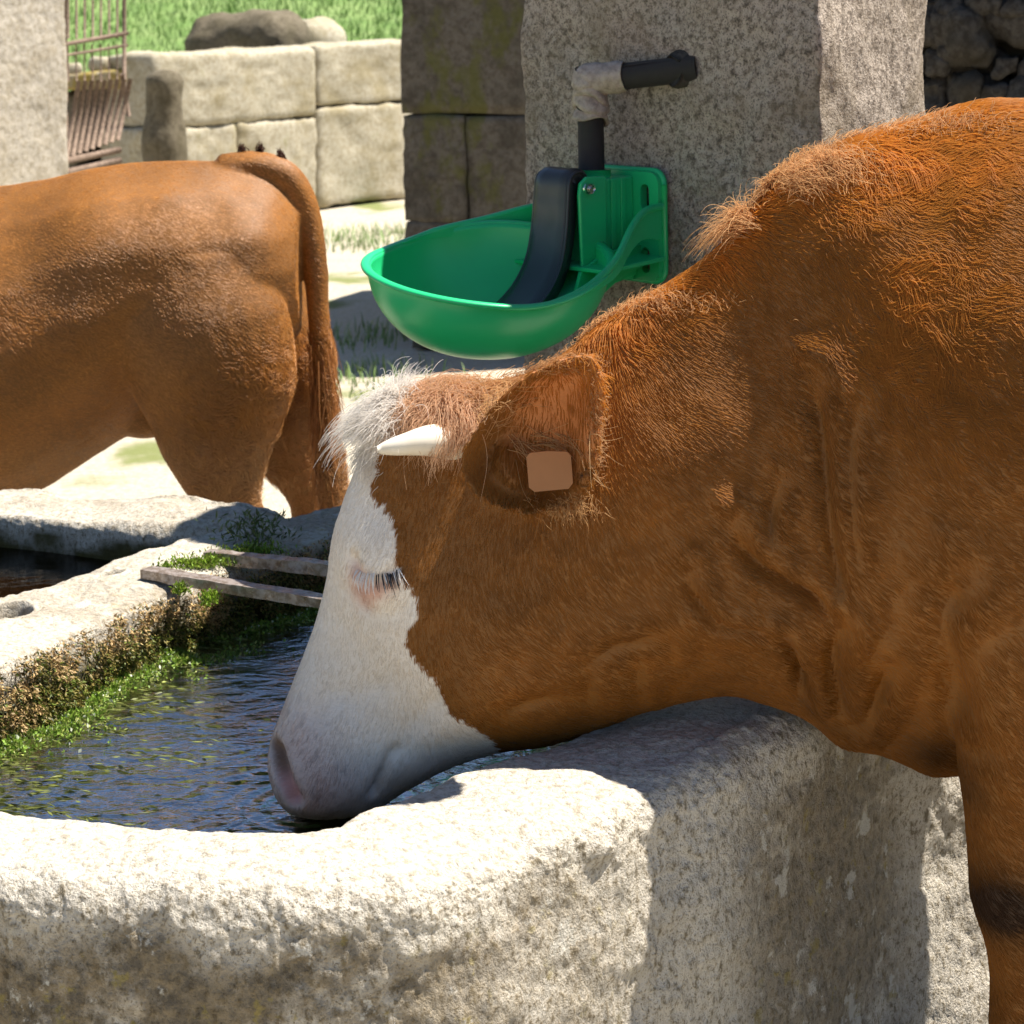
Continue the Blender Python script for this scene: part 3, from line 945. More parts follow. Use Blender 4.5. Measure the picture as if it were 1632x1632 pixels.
def hind(dx, y):
    leg([(2.24 + dx * .2, y * .9 + YC * .1, 1.18, .22, .11), (2.27 + dx * .3, y, 1.02, .27, .14), (2.32 + dx * .5, y, .86, .24, .145), (2.335 + dx * .7, y, .72, .185, .12), (2.335 + dx * .9, y, .60, .135, .09),
         (2.36 + dx, y, .50, .095, .065), (2.40 + dx, y, .44, .075, .05), (2.41 + dx, y, .38, .06, .046), (2.395 + dx, y, .28, .046, .042), (2.385 + dx, y, .17, .046, .044), (2.37 + dx, y, .12, .052, .05), (2.35 + dx, y, .075, .05, .05), (2.335 + dx, y, .04, .062, .058), (2.33 + dx, y, .0, .072, .064)])
hind(0.0, YC - hy)
hind(0.15, YC + hy)
# tail
tail = crom([(2.34, YC, 1.385), (2.44, YC, 1.40), (2.53, YC, 1.365), (2.58, YC, 1.27), (2.602, YC - .01, 1.12), (2.612, YC - .02, .95), (2.62, YC - .03, .78), (2.63, YC - .03, .62), (2.64, YC - .03, .45), (2.645, YC - .03, .28)], 60)
tr_ = np.interp(np.linspace(0, 1, 60), [0, .15, .3, .45, .6, .72, .85, .95, 1], [.05, .048, .040, .034, .030, .032, .045, .036, .012])
body_parts.append(tube_np(tail, tr_, 20, up=(0, 1, 0)))
# udder
u = np.array([[math.cos(a) * math.sin(b), math.sin(a) * math.sin(b), math.cos(b)] for b in np.linspace(0.01, math.pi - .01, 14) for a in np.linspace(0, 2 * math.pi, 20, endpoint=False)])
body_parts.append((u * [.13, .11, .07] + [2.10, YC + .05, .70], [list(f) for f in grid_faces(14, 20, cv=True)] + [list(range(20)), [13 * 20 + j for j in range(20)][::-1]]))
for ux, uy in ((2.06, .06), (2.16, -.03), (2.16, .06)):
    body_parts.append(tube_np(np.array([[ux, YC + uy + .04, .62], [ux, YC + uy + .04, .57], [ux, YC + uy + .04, .535]]), [.022, .018, .012], 12))
# ears: dished leaf shells
EAR_OUT = [(730, 745), (762, 682), (810, 622), (864, 582), (914, 564), (948, 568), (957, 630), (952, 700), (940, 756), (918, 798), (868, 822), (810, 822), (760, 798)]
def ear(side):
    dy = -0.185
    ol = np.array([on_y(x, y, YC + dy) for x, y in EAR_OUT])
    ol = crom(ol, 64, True)
    c = on_y(842, 712, YC + dy)
    nr = 14
    front_, back_ = [], []
    for i in range(nr):
        r = (i + 0.001) / (nr - 1)
        p = c + (ol - c) * r
        tip = (p - c) @ np.array([0.75, 0, 0.66])
        depth = 0.075 * (1 - r ** 3) - 0.20 * tip + 0.02 * np.minimum(0, tip)
        f = p.copy(); f[:, 1] += depth
        b = p.copy(); b[:, 1] += depth + 0.011 + 0.012 * (1 - r)
        front_.append(f); back_.append(b)
    Gr = np.array(front_ + back_[::-1])
    if side > 0:
        Gr = Gr.copy(); Gr[..., 1] = 2 * YC - Gr[..., 1]; Gr[..., 2] -= .09; Gr[..., 0] -= .02
    body_parts.append((Gr.reshape(-1, 3), [list(f) for f in grid_faces(2 * nr, 64, cv=True)]))
    b0 = on_y(790, 765, YC - .05); b1 = on_y(835, 735, YC - .12)
    pth = np.array([b0, (b0 + b1) / 2, b1])
    if side > 0:
        pth[:, 1] = 2 * YC - pth[:, 1]
    body_parts.append(tube_np(pth, [.05, .045, .035], 16))
ear(-1); ear(1)

V, Fq = joined(body_parts)
me0 = bpy.data.meshes.new('cow_rough')
me0.from_pydata(V.tolist(), [], Fq)
bm = bmesh.new(); bm.from_mesh(me0); bmesh.ops.recalc_face_normals(bm, faces=bm.faces); bm.to_mesh(me0); bm.free()
ro = bpy.data.objects.new('cow_rough', me0); COL.objects.link(ro)
md = ro.modifiers.new('r', 'REMESH'); md.mode = 'VOXEL'; md.voxel_size = 0.0052; md.adaptivity = 0
dg = bpy.context.evaluated_depsgraph_get()
me1 = bpy.data.meshes.new_from_object(ro.evaluated_get(dg))
bpy.data.objects.remove(ro); bpy.data.meshes.remove(me0)
# keep the largest shell only
nv = len(me1.vertices)
CV = np.empty(nv * 3, np.float32); me1.vertices.foreach_get('co', CV); CV = CV.reshape(-1, 3).astype(np.float64)
CF = np.empty(len(me1.polygons) * 4, np.int32); me1.loops.foreach_get('vertex_index', CF); CF = CF.reshape(-1, 4)
CE = np.empty(len(me1.edges) * 2, np.int32); me1.edges.foreach_get('vertices', CE); CE = CE.reshape(-1, 2)
bpy.data.meshes.remove(me1)
lab = np.arange(nv)
for _ in range(400):
    m_ = np.minimum(lab[CE[:, 0]], lab[CE[:, 1]])
    old = lab.copy()
    np.minimum.at(lab, CE[:, 0], m_); np.minimum.at(lab, CE[:, 1], m_)
    lab = lab[lab]
    if (lab == old).all():
        break
ids, cnt = np.unique(lab, return_counts=True)
keep = lab == ids[cnt.argmax()]
remap = np.cumsum(keep) - 1
CF = remap[CF[keep[CF[:, 0]]]]
CE = remap[CE[keep[CE[:, 0]]]]
CV = CV[keep]
nv = len(CV)

deg = np.bincount(CE.ravel(), minlength=nv).astype(float)
def smooth(Vv, it, f=0.5, w=None):
    for _ in range(it):
        acc = np.stack([np.bincount(CE[:, 0], Vv[CE[:, 1], c], nv) + np.bincount(CE[:, 1], Vv[CE[:, 0], c], nv) for c in range(3)], -1)
        d = acc / deg[:, None] - Vv
        Vv = Vv + f * (d if w is None else d * w[:, None])
    return Vv
earx = sstep(0.09, 0.12, np.abs(CV[:, 1] - YC)) * (CV[:, 0] < 0.14) * (CV[:, 0] > -.07) * (CV[:, 2] > 0.88)
CV = smooth(CV, 14, 0.5, 1 - 0.88 * earx)

def vnormals(Vv):
    a, b, c, d = (Vv[CF[:, i]] for i in range(4))
    fn = np.cross(c - a, d - b)
    N = np.stack([sum(np.bincount(CF[:, i], fn[:, q], nv) for i in range(4)) for q in range(3)], -1)
    return N / (np.linalg.norm(N, axis=1, keepdims=True) + 1e-12)

def seg_dist(XZ, line):
    """distance of points to polyline in the x-z plane"""
    best = np.full(len(XZ), 9.0)
    L = np.asarray(line)
    for i in range(len(L) - 1):
        a, b = L[i], L[i + 1]
        ab = b - a
        t = np.clip(((XZ - a) @ ab) / (ab @ ab + 1e-12), 0, 1)
        best = np.minimum(best, np.linalg.norm(XZ - a - t[:, None] * ab, axis=1))
    return best

def seg_side(XZ, line):
    best = np.full(len(XZ), 9.0)
    sd = np.zeros(len(XZ))
    L = np.asarray(line)
    for i in range(len(L) - 1):
        a, b = L[i], L[i + 1]
        ab = b - a
        t = np.clip(((XZ - a) @ ab) / (ab @ ab + 1e-12), 0, 1)
        v = XZ - a - t[:, None] * ab
        q = np.linalg.norm(v, axis=1)
        m = q < best
        best[m] = q[m]
        sd[m] = (v @ np.array([.85, .5]))[m]
    return best, sd

CN = vnormals(CV)
if (CN * (CV - [1.2, YC, 1.0])).sum(1).mean() < 0:
    CN = -CN; CF = CF[:, ::-1]
def pl2(pts, dy=-0.13):
    L = np.array([on_y(x, y, YC + dy) for x, y in pts])
    return crom(L[:, [0, 2]], max(8, len(pts) * 5))
side_w = np.abs(CV[:, 1] - YC)
disp = np.zeros(nv)
crease = np.zeros(nv)
folds = [
    ([(1285, 600), (1298, 680), (1305, 780), (1318, 870), (1340, 950)], .013, .019),
    ([(1345, 640), (1342, 720), (1345, 820), (1360, 900)], .007, .016),
    ([(1235, 760), (1222, 820), (1230, 870)], .008, .014),
    ([(1158, 838), (1195, 885), (1240, 915), (1295, 945), (1325, 985)], .018, .018),
    ([(1092, 912), (1112, 955), (1150, 995), (1205, 1006), (1245, 1030)], .015, .015),
    ([(1245, 1010), (1278, 1075), (1288, 1140)], .018, .015),
    ([(1328, 985), (1328, 1060), (1345, 1130), (1362, 1190)], .013, .018),
    ([(1412, 1050), (1406, 1110), (1396, 1160), (1384, 1192)], .011, .018),
    ([(1500, 880), (1480, 960), (1505, 1060), (1530, 1150)], .012, .03),
    ([(1440, 905), (1490, 915), (1530, 960)], .005, .025),
    ([(930, 1060), (985, 1040), (1060, 1025)], .006, .02),
    ([(1010, 1070), (1022, 1110), (1018, 1135)], .005, .016),
    ([(930, 1075), (940, 1110), (955, 1150)], .005, .018),
    ([(790, 1150), (870, 1130), (930, 1140)], .006, .02),
    # face
    ([(626, 1214), (614, 1232), (602, 1260), (592, 1286)], .013, .0055),
    ([(590, 1112), (560, 1130), (520, 1140), (500, 1165)], .006, .022),
    ([(690, 1130), (655, 1175), (640, 1210)], .006, .018),
    ([(570, 900), (566, 925), (572, 955), (580, 975)], .005, .008),
    ([(568, 905), (590, 935), (620, 926), (640, 908)], .006, .006),
    ([(556, 960), (590, 985), (640, 975), (668, 950)], .003, .014),
]
XZ = CV[:, [0, 2]]
inhead = CV[:, 0] < 0.72
for pts, dep, wd in folds:
    ln = pl2(pts)
    lo, hi = ln.min(0) - 4 * wd, ln.max(0) + 4 * wd
    s = np.where(inhead & (XZ > lo).all(1) & (XZ < hi).all(1) & (side_w > 0.01))[0]
    d, sd = seg_side(XZ[s], ln)
    if pts[0][0] < 700:
        disp[s] += -dep * np.exp(-(d / wd) ** 2)
        continue
    f0 = np.clip(np.minimum(np.linalg.norm(XZ[s] - ln[0], axis=1), np.linalg.norm(XZ[s] - ln[-1], axis=1)) / .04, .15, 1)
    disp[s] += f0 * (-1.35 * dep * np.exp(-(d / (.55 * wd)) ** 2) + dep * 0.75 * sstep(-.004, .010, sd) * np.exp(-((d - 1.5 * wd) / (1.2 * wd)) ** 2))
    crease[s] = np.maximum(crease[s], f0 * np.exp(-(d / (.7 * wd)) ** 2))
# brow / eye bulge, cheek bone, muzzle pad
for (x, y), r, hgt in (((600, 900), .055, .016), ((604, 948), .03, .006), ((520, 1215), .06, .006), ((650, 1240), .035, .006), ((1170, 960), .06, .010), ((1060, 780), .14, .008), ((760, 1030), .1, .006), ((1440, 1000), .10, .012)):
    c = on_y(x, y, YC - .12)[[0, 2]]
    d = np.linalg.norm(XZ - c, axis=1)
    disp += hgt * np.exp(-(d / r) ** 2) * (side_w > 0.03) * inhead
disp += fbm(CV, 9, 2, 3) * 0.0026 * (CV[:, 0] > 0.05) + fbm(CV, 34, 2, 8) * 0.0004
# withers / hip muscle relief
for (x, z), r, hgt in (((2.02, 1.25), .12, .02), ((2.42, 1.24), .10, .012), ((2.2, 1.1), .16, -.012), ((.82, 1.12), .2, .012), ((1.05, 1.0), .1, -.015)):
    disp += hgt * np.exp(-(np.hypot(CV[:, 0] - x, CV[:, 2] - z) / r) ** 2) * (side_w > 0.06)
CV = CV + CN * disp[:, None]
# nostril: carved hollow on both sides
nl = pl2([(440, 1200), (449, 1216), (462, 1240), (472, 1258)], -.07)
dn = seg_dist(CV[:, [0, 2]], nl)
nmask = np.exp(-(dn / .0105) ** 4) * (np.abs(CV[:, 1] - YC) > 0.035) * (CV[:, 0] < -.25)
CV = CV - CN * (nmask * 0.018)[:, None]
CV = smooth(CV, 3, 0.4, 1 - 0.6 * nmask - 0.35 * earx)
CN = vnormals(CV)

# ---- coat colour per point (p: positions)
FACE = [(600, 560), (640, 640), (655, 690), (606, 716), (596, 770), (588, 795), (618, 830), (628, 880), (638, 912), (662, 945), (668, 970), (652, 1000), (650, 1030), (672, 1062), (700, 1085), (712, 1140), (745, 1158), (775, 1195), (800, 1240), (700, 1330), (300, 1330), (300, 560)]
FP = np.array([on_y(x, y, YC - .11)[[0, 2]] for x, y in FACE])
def in_poly(Q, poly):
    ins = np.zeros(len(Q), bool)
    j = len(poly) - 1
    for i in range(len(poly)):
        xi, yi = poly[i]; xj, yj = poly[j]
        c = ((yi > Q[:, 1]) != (yj > Q[:, 1])) & (Q[:, 0] < (xj - xi) * (Q[:, 1] - yi) / (yj - yi + 1e-12) + xi)
        ins ^= c
        j = i
    return ins
def gsp(Q, x, y, r, dy=-.12):
    return np.exp(-(np.linalg.norm(Q - on_y(x, y, YC + dy)[[0, 2]], axis=1) / r) ** 2)
BROWN, DARKB, WHITE = np.array([.305, .119, .017]), np.array([.15, .055, .018]), np.array([.76, .69, .61])
def coat(p, face=True, jit=0.006):
    n1 = fbm(p, 7, 3, 21)
    n2 = fbm(p, 60, 2, 31)
    c = BROWN * (1 + 0.16 * n1 + 0.10 * n2)[:, None]
    lowb = sstep(.75, .58, p[:, 2])[:, None] * (p[:, 0] > 1.4)[:, None]
    c = c * (1 - lowb * .3) + np.array([.42, .27, .13]) * lowb * .3
    if face:
        Q = p[:, [0, 2]].copy()
        Q[:, 0] += vnoise(p * 90, 5) * jit + vnoise(p * 30, 6) * jit
        Q[:, 1] += vnoise(p * 90, 7) * jit
        w = in_poly(Q, FP)[:, None]
        wh = WHITE * (1 + 0.05 * n1)[:, None]
        c = np.where(w, wh, c)
        q = p[:, [0, 2]]
        # pinkish skin: nose, eye rim; dark knee
        pk = np.clip(gsp(q, 455, 1225, .055) * 1.0 + gsp(q, 510, 1270, .045) * .7, 0, 1)[:, None] * w
        c = c * (1 - .6 * pk) + np.array([.60, .33, .24]) * .6 * pk
        gm = np.clip(gsp(q, 530, 1225, .06) * .8, 0, 1)[:, None] * w
        c = c * (1 - .35 * gm) + np.array([.50, .44, .42]) * .35 * gm
        ey = np.clip(gsp(q, 575, 945, .016) + gsp(q, 600, 942, .012) + gsp(q, 622, 930, .010) + .7 * gsp(q, 568, 918, .012) + .5 * gsp(q, 582, 968, .012), 0, 1)[:, None]
        c = c * (1 - .7 * ey) + np.array([.50, .20, .12]) * .7 * ey
        fr = (sstep(.46, .62, vnoise(p * 150, 77)) * gsp(q, 510, 1215, .075))[:, None] * w
        c = c * (1 - .4 * fr) + np.array([.22, .17, .16]) * .4 * fr
        kn = np.clip(gsp(q, 1592, 1440, .045, -.2) * 1.4, 0, 1)[:, None] * (p[:, 0] < 1.0)[:, None]
        c = c * (1 - .85 * kn)
        br = np.clip(gsp(q, 1500, 1225, .035), 0, 1)[:, None]
        c = c * (1 - .6 * br)
    hoof = (p[:, 2] < 0.075)[:, None]
    c = np.where(hoof, np.array([.05, .04, .032]), c)
    return np.clip(c, 0.005, 0.9)

def skin_colour(p, face=True):
    c = coat(p, face, 0.004)
    c = np.where((c[:, 1] < .3)[:, None], c * .62, c)      # bare hide under the brown hair is darker
    if face:
        d = seg_dist(p[:, [0, 2]], nl)
        m = (np.exp(-(d / .012) ** 4) * (p[:, 0] < -.25))[:, None]
        lowr = sstep(.612, .585, p[:, 2])[:, None]
        c = c * (1 - m) + (np.array([.22, .12, .07]) * (1 - lowr) + np.array([.64, .33, .28]) * lowr) * m
    # inside of the ears: bare skin, its orange imitating light glowing through
    q = p[:, [0, 2]]
    e = (np.clip(1.6 * gsp(q, 895, 660, .065, -.185), 0, 1) * (np.abs(p[:, 1] - YC) > .11))[:, None]
    c = c * (1 - .9 * e) + np.array([.52, .19, .06]) * .9 * e
    return c

def cow_mesh(name, face):
    me = mesh_np(name, CV, CF)
    a = me.color_attributes.new('coat', 'FLOAT_COLOR', 'POINT')
    a.data.foreach_set('color', np.concatenate([skin_colour(CV, face), np.ones((nv, 1))], 1).astype(np.float32).ravel())
    return me

k = NT('short_cow_hide')
hn = k.noise(1.0, 4, 0.6, src=k.mapv((90, 160, 420), (0, 0.5, 0)))
c = k.mix(0.22, k.attr('coat'), k.mix(hn, (0.0, 0.0, 0.0), (1, 1, 1)), 'OVERLAY')
M['hide'] = k.done(k.pbr(c, 0.62, k.bump(hn, 0.22, 0.004), spec=0.35, **{'Sheen Weight': 0.06, 'Sheen Roughness': 0.4}))
k = NT('cow_hair')
hc_ = k.attr('col')
d_ = k.pbr(hc_, 0.5, None, spec=0.34)
tr2 = k.n('ShaderNodeBsdfTranslucent'); k.link(hc_, tr2.inputs[0])
mx = k.n('ShaderNodeMixShader'); mx.inputs[0].default_value = 0.5
k.link(d_, mx.inputs[1]); k.link(tr2.outputs[0], mx.inputs[2])
M['hair'] = k.done(mx.outputs[0])
k = NT('glossy_cow_hair')
M['hair2'] = k.done(k.pbr(k.attr('col'), 0.45, None, spec=0.6))
k = NT('pale_horn')
M['horn'] = k.done(k.pbr(k.mix(k.noise(40, 3), (0.62, 0.54, 0.42), (0.74, 0.69, 0.6)), 0.4))
k = NT('blank_orange_tag')
M['tag'] = k.done(k.pbr(k.mix(k.noise(30), (0.40, 0.165, 0.05), (0.47, 0.20, 0.065)), 0.5))
k = NT('dark_lash')
M['lash'] = k.done(k.pbr(k.attr('col'), 0.5))

def hair_obj(name, pts, rad, col, mat, parent, **kw):
    """pts (n,k,3), rad (k,) or (n,k), col (n,3)"""
    n, kk = pts.shape[:2]
    hc = bpy.data.hair_curves.new(name)
    hc.add_curves([kk] * n)
    hc.attributes['position'].data.foreach_set('vector', pts.astype(np.float32).ravel())
    ra = hc.attributes.get('radius') or hc.attributes.new('radius', 'FLOAT', 'POINT')
    ra.data.foreach_set('value', np.broadcast_to(rad, (n, kk)).astype(np.float32).ravel())
    ca = hc.attributes.new('col', 'FLOAT_COLOR', 'CURVE')
    ca.data.foreach_set('color', np.concatenate([col, np.ones((n, 1))], 1).astype(np.float32).ravel())
    hc.materials.append(mat)
    o = bpy.data.objects.new(name, hc)
    COL.objects.link(o)
    o.parent = parent
    tag(o, **kw)
    return o

TRI = np.concatenate([CF[:, [0, 1, 2]], CF[:, [0, 2, 3]]])
def roots(n, wfun, seed):
    r = np.random.default_rng(seed)
    a, b, c = (CV[TRI[:, i]] for i in range(3))
    ar = np.linalg.norm(np.cross(b - a, c - a), axis=1)
    cen = (a + b + c) / 3
    nn = CN[TRI[:, 0]]
    w = ar * wfun(cen, nn)
    t = r.choice(len(TRI), n, p=w / w.sum())
    u, v = r.random(n), r.random(n)
    f = u + v > 1
    u[f], v[f] = 1 - u[f], 1 - v[f]
    p = a[t] + (b[t] - a[t]) * u[:, None] + (c[t] - a[t]) * v[:, None]
    N = CN[TRI[t, 0]] * (1 - u - v)[:, None] + CN[TRI[t, 1]] * u[:, None] + CN[TRI[t, 2]] * v[:, None]
    return p, N / np.linalg.norm(N, axis=1, keepdims=True), r

def flow(p):
    """lie of the coat: back and down over the body, up the neck, down the face"""
    d = np.empty_like(p)
    d[:] = (0.85, 0, -0.55)
    hx = sstep(0.30, -0.10, p[:, 0])[:, None]
    d = d * (1 - hx) + np.array([-0.30, 0, -0.95]) * hx
    low = (sstep(.95, .75, p[:, 2]) * sstep(-.2, .0, p[:, 0]) * sstep(.75, .5, p[:, 0]))[:, None]
    d = d * (1 - low) + np.array([0.8, 0, -.6]) * low
    return d / np.linalg.norm(d, axis=1, keepdims=True)

def strands(p, N, r, L, lift, curl, K=5, clump=0.5, dirs=None, cs=26.0, droop=0.35, rnd=.16):
    n = len(p)
    d = flow(p) if dirs is None else dirs
    cl = np.stack([vnoise(p * cs, 101), vnoise(p * cs, 102), vnoise(p * cs, 103)], -1)
    d = d + cl * np.reshape(clump, (-1, 1)) + r.normal(0, rnd, (n, 3))
    d = d - N * (d * N).sum(1, keepdims=True)
    d /= np.linalg.norm(d, axis=1, keepdims=True) + 1e-9
    S = np.cross(N, d)
    L = np.broadcast_to(L, (n,)) * r.uniform(.55, 1.25, n)
    lf = np.broadcast_to(lift, (n,)) * r.uniform(.6, 1.4, n)
    ph = vnoise(p * cs * .8, 111) * 5 + r.normal(0, .5, n)
    cv = np.broadcast_to(curl, (n,))
    out = np.empty((n, K, 3))
    for i in range(K):
        s = i / (K - 1)
        up = lf * s * (1 - .45 * s)
        out[:, i] = p + N * (L * up)[:, None] + d * (L * s * (1 - .25 * lf))[:, None] + S * (L * cv * np.sin(s * 3.2 + ph) * s * .5)[:, None]
        out[:, i, 2] -= L * droop * s * s * lf
    return out

VIEW = lambda cen: (CP - cen) / np.linalg.norm(CP - cen, axis=1, keepdims=True)

def make_cow(face, loc, scale, label):
    root = bpy.data.objects.new('cow', None)
    COL.objects.link(root)
    tag(root, label, 'cow')
    me = cow_mesh('body', face)
    put('body', me, M['hide'], root)
    # horns
    for s in (-1, 1):
        hp = np.array([on_y(752, 712, YC - .045), on_y(695, 702, YC - .094), on_y(648, 708, YC - .112), on_y(602, 717, YC - .118)])
        if s > 0:
            hp[:, 1] = 2 * YC - hp[:, 1]
        tube('horn', crom(hp, 14), np.interp(np.linspace(0, 1, 14), [0, .4, .8, 1], [.026, .021, .012, .005]), M['horn'], root, m=16)
    root.location = loc
    root.scale = (scale,) * 3
    return root

cow = make_cow(True, (0, 0, 0), 1.0, 'brown cow with white face drinking from the near trough, filling the right side')

# ---- fur of the drinking cow
def px_of(p):
    q = (p - CP) @ CR
    return 816 + F * q[:, 0] / -q[:, 2], PPY - F * q[:, 1] / -q[:, 2]

def wvis(cen, nn):
    f = (nn * VIEW(cen)).sum(1)
    w = sstep(-.45, .05, f)
    w = w * (cen[:, 0] < 1.25) + .04
    nost = np.exp(-(seg_dist(cen[:, [0, 2]], nl) / .013) ** 4)
    w = w * (1 - nost * (cen[:, 0] < -.2)) * (cen[:, 2] > .06)
    muz = np.clip(gsp(cen[:, [0, 2]], 470, 1245, .03) + gsp(cen[:, [0, 2]], 440, 1205, .03), 0, 1)
    ey = np.clip(gsp(cen[:, [0, 2]], 585, 945, .022) + gsp(cen[:, [0, 2]], 615, 932, .016), 0, 1)
    inear = np.clip(gsp(cen[:, [0, 2]], 905, 660, .05, -.165), 0, 1) * (np.abs(cen[:, 1] - YC) > .115)
    inear = np.maximum(inear, np.clip(gsp(cen[:, [0, 2]], 895, 660, .055, -.185) * 1.3, 0, 1) * (np.abs(cen[:, 1] - YC) > .09) * (cen[:, 0] < .15))
    return w * (1 - .4 * inear) * (1 - .3 * crease[TRI[:, 0]]) * (1 - .85 * muz) * (1 - .9 * ey) * (1 - .6 * inear)

p, N, r = roots(260000, wvis, 11)
px, py = px_of(p)
L = np.full(len(p), .013)
face_m = sstep(0.02, -.1, p[:, 0])
L = L * (1 - face_m) + .008 * face_m
crest = np.exp(-((p[:, 2] - np.interp(p[:, 0], T_[:, 0][60:], T_[:, 2][60:])) / .07) ** 2) * sstep(-.05, .15, p[:, 0])
L = L + .012 * crest
curly = sstep(1230, 1450, px) * sstep(860, 380, py) * sstep(200, 300, py) * np.clip(.65 + .8 * fbm(p, 12, 2, 91), .15, 1.2)
L = L + .016 * curly
lift = .055 + .20 * crest + .17 * curly
pts = strands(p, N, r, L, lift, .08 + 1.2 * curly, 6, .13 + .70 * curly + .5 * crest, rnd=.09)
colr = coat(p) * r.uniform(.92, 1.10, (len(p), 1)) * (1 + .8 * crest + .65 * curly)[:, None]  # crest and shoulder curls coloured lighter to imitate sunlight on them
colr = np.clip(colr, 0, .85)
hair_obj('coat_hair', pts, np.array([.00040, .00040, .00037, .00032, .00024, .0001]), colr, M['hair'], cow, kind='stuff')

# long white forelock and pale curls on the poll
def lock(n, seed, area, Lr, base_dir, spread, curl, colf, lift=.6, droop=.4, nm='forelock', rad=.00045, K=9, cs=40.):
    r = np.random.default_rng(seed)
    bx, by, bw, bh = area
    cx, cy = r.normal(bx, bw, n), r.normal(by, bh, n)
    # nearest body vertices to the chosen pixels, near half and middle of the head
    cand = np.where((CV[:, 0] < .75) & (CV[:, 2] > .8) & ((CN * VIEW(CV)).sum(1) > -.35))[0]
    vx, vy = px_of(CV[cand])
    sel = np.empty(n, int)
    for i in range(n):
        dd = (vx - cx[i]) ** 2 + (vy - cy[i]) ** 2
        k_ = np.argpartition(dd, 6)[:6]
        sel[i] = cand[k_[r.integers(6)]]
    p = CV[sel] + r.normal(0, .004, (n, 3)); N = CN[sel]
    d = np.array(base_dir)[None] + r.normal(0, spread, (n, 3))
    pts = strands(p, N, r, r.uniform(Lr[0], Lr[1], n), lift, curl, K, .5, d, cs, droop)
    col = np.clip(colf(p, r), 0, .85)
    hair_obj(nm, pts, np.linspace(rad, rad * .3, K), col, M['hair'], cow, kind='stuff')
wcol = lambda p, r: np.array([.80, .75, .69]) * r.uniform(.85, 1.08, (len(p), 1))
ocol = lambda p, r: np.array([.60, .36, .20]) * r.uniform(.7, 1.2, (len(p), 1)) + r.uniform(0, .08, (len(p), 1))
lock(2600, 31, (622, 652, 13, 19), (.035, .085), (-.9, -.25, .2), .45, .5, wcol, 1.0, .25)
lock(900, 32, (630, 640, 16, 12), (.035, .075), (-.7, -.1, .8), .42, .4, wcol, 1.0, .1)
lock(350, 36, (588, 722, 8, 20), (.015, .03), (-.6, -.2, -.6), .4, .8, wcol, .7, .5)
lock(6500, 33, (676, 642, 34, 20), (.022, .045), (.2, -.5, -.15), .6, .9, ocol, .75, .4, nm='poll_hair')
lock(2200, 37, (740, 640, 40, 16), (.02, .045), (.3, -.3, .35), .4, .6, lambda p, r: np.array([.60, .34, .15]) * r.uniform(.7, 1.2, (len(p), 1)), .6, .3, nm='poll_hair')
lock(2200, 45, (712, 660, 18, 12), (.03, .055), (-.2, -.8, -.6), .35, .6, ocol, 1.5, .5, nm='poll_hair')
bcol = lambda p, r: np.array([.60, .34, .15]) * r.uniform(.75, 1.3, (len(p), 1))  # crest locks, pale colour painting in the sunlit look
lock(420, 34, (1185, 352, 14, 12), (.04, .08), (-.85, -.1, .30), .22, .25, bcol, .75, .25, nm='crest_hair')
lock(2600, 35, (1275, 272, 55, 20), (.018, .034), (-.4, -.1, .75), .3, .3, bcol, .8, .15, nm='crest_hair')
lock(1300, 38, (1000, 486, 70, 10), (.008, .018), (-.1, -.1, .8), .35, .3, bcol, .7, .15, nm='crest_hair')
lock(1500, 39, (1450, 200, 80, 10), (.010, .02), (.3, -.1, .7), .3, .3, bcol, .6, .15, nm='crest_hair')
# ear fringe
lock(600, 41, (895, 806, 26, 7), (.010, .02), (.35, -.5, -.6), .3, .3, lambda p, r: np.array([.48, .27, .11]) * r.uniform(.7, 1.2, (len(p), 1)), .5, .4, nm='ear_hair')
lock(1500, 42, (880, 580, 40, 7), (.005, .010), (.5, -.3, .3), .25, .2, lambda p, r: np.array([.5, .27, .12]) * r.uniform(.7, 1.2, (len(p), 1)), .4, .2, nm='ear_hair')
lock(1100, 44, (951, 670, 4, 50), (.005, .010), (.6, -.3, .1), .25, .2, lambda p, r: np.array([.5, .27, .12]) * r.uniform(.7, 1.2, (len(p), 1)), .4, .2, nm='ear_hair')
lock(220, 43, (870, 700, 25, 8), (.05, .09), (.9, -.55, -.22), .12, .3, lambda p, r: np.array([.55, .36, .18]) * r.uniform(.8, 1.2, (len(p), 1)), .3, .1, nm='ear_hair')

# eyelashes
r = np.random.default_rng(3)
n = 48
t = np.sort(r.uniform(0, 1, n))
lx = np.interp(t, [0, .35, .7, 1], [569, 590, 618, 640]); ly = np.interp(t, [0, .35, .7, 1], [908, 914, 914, 908])
bs = []
cand = np.where((CV[:, 0] < 0) & (CV[:, 1] < YC - .05))[0]
vx, vy = px_of(CV[cand])
for a_, b_ in zip(lx, ly):
    bs.append(cand[((vx - a_) ** 2 + (vy - b_) ** 2).argmin()])
bs = np.array(bs)
P0 = CV[bs] + CN[bs] * .003 + r.normal(0, .0008, (n, 3))
P0[:, 0] += (lx - px_of(P0)[0]) / F * 2.7
dl = np.array([.12, -.35, -.9]) + r.normal(0, .1, (n, 3)) + np.stack([(t - .5) * .5, 0 * t, 0 * t], -1)
ll = r.uniform(.014, .026, n)[:, None]
pts = np.stack([P0 + dl * ll * s + CN[bs] * .006 * math.sin(s * 2.2) for s in np.linspace(0, 1, 6)], 1)
dark = (t > .45) & (r.random(n) < .62)
col = np.where(dark[:, None], np.array([.02, .018, .02]), np.array([.78, .74, .70]))
hair_obj('eyelashes', pts, np.array([.0007, .0007, .0006, .0005, .0004, .0002]), col, M['lash'], cow, kind='stuff')
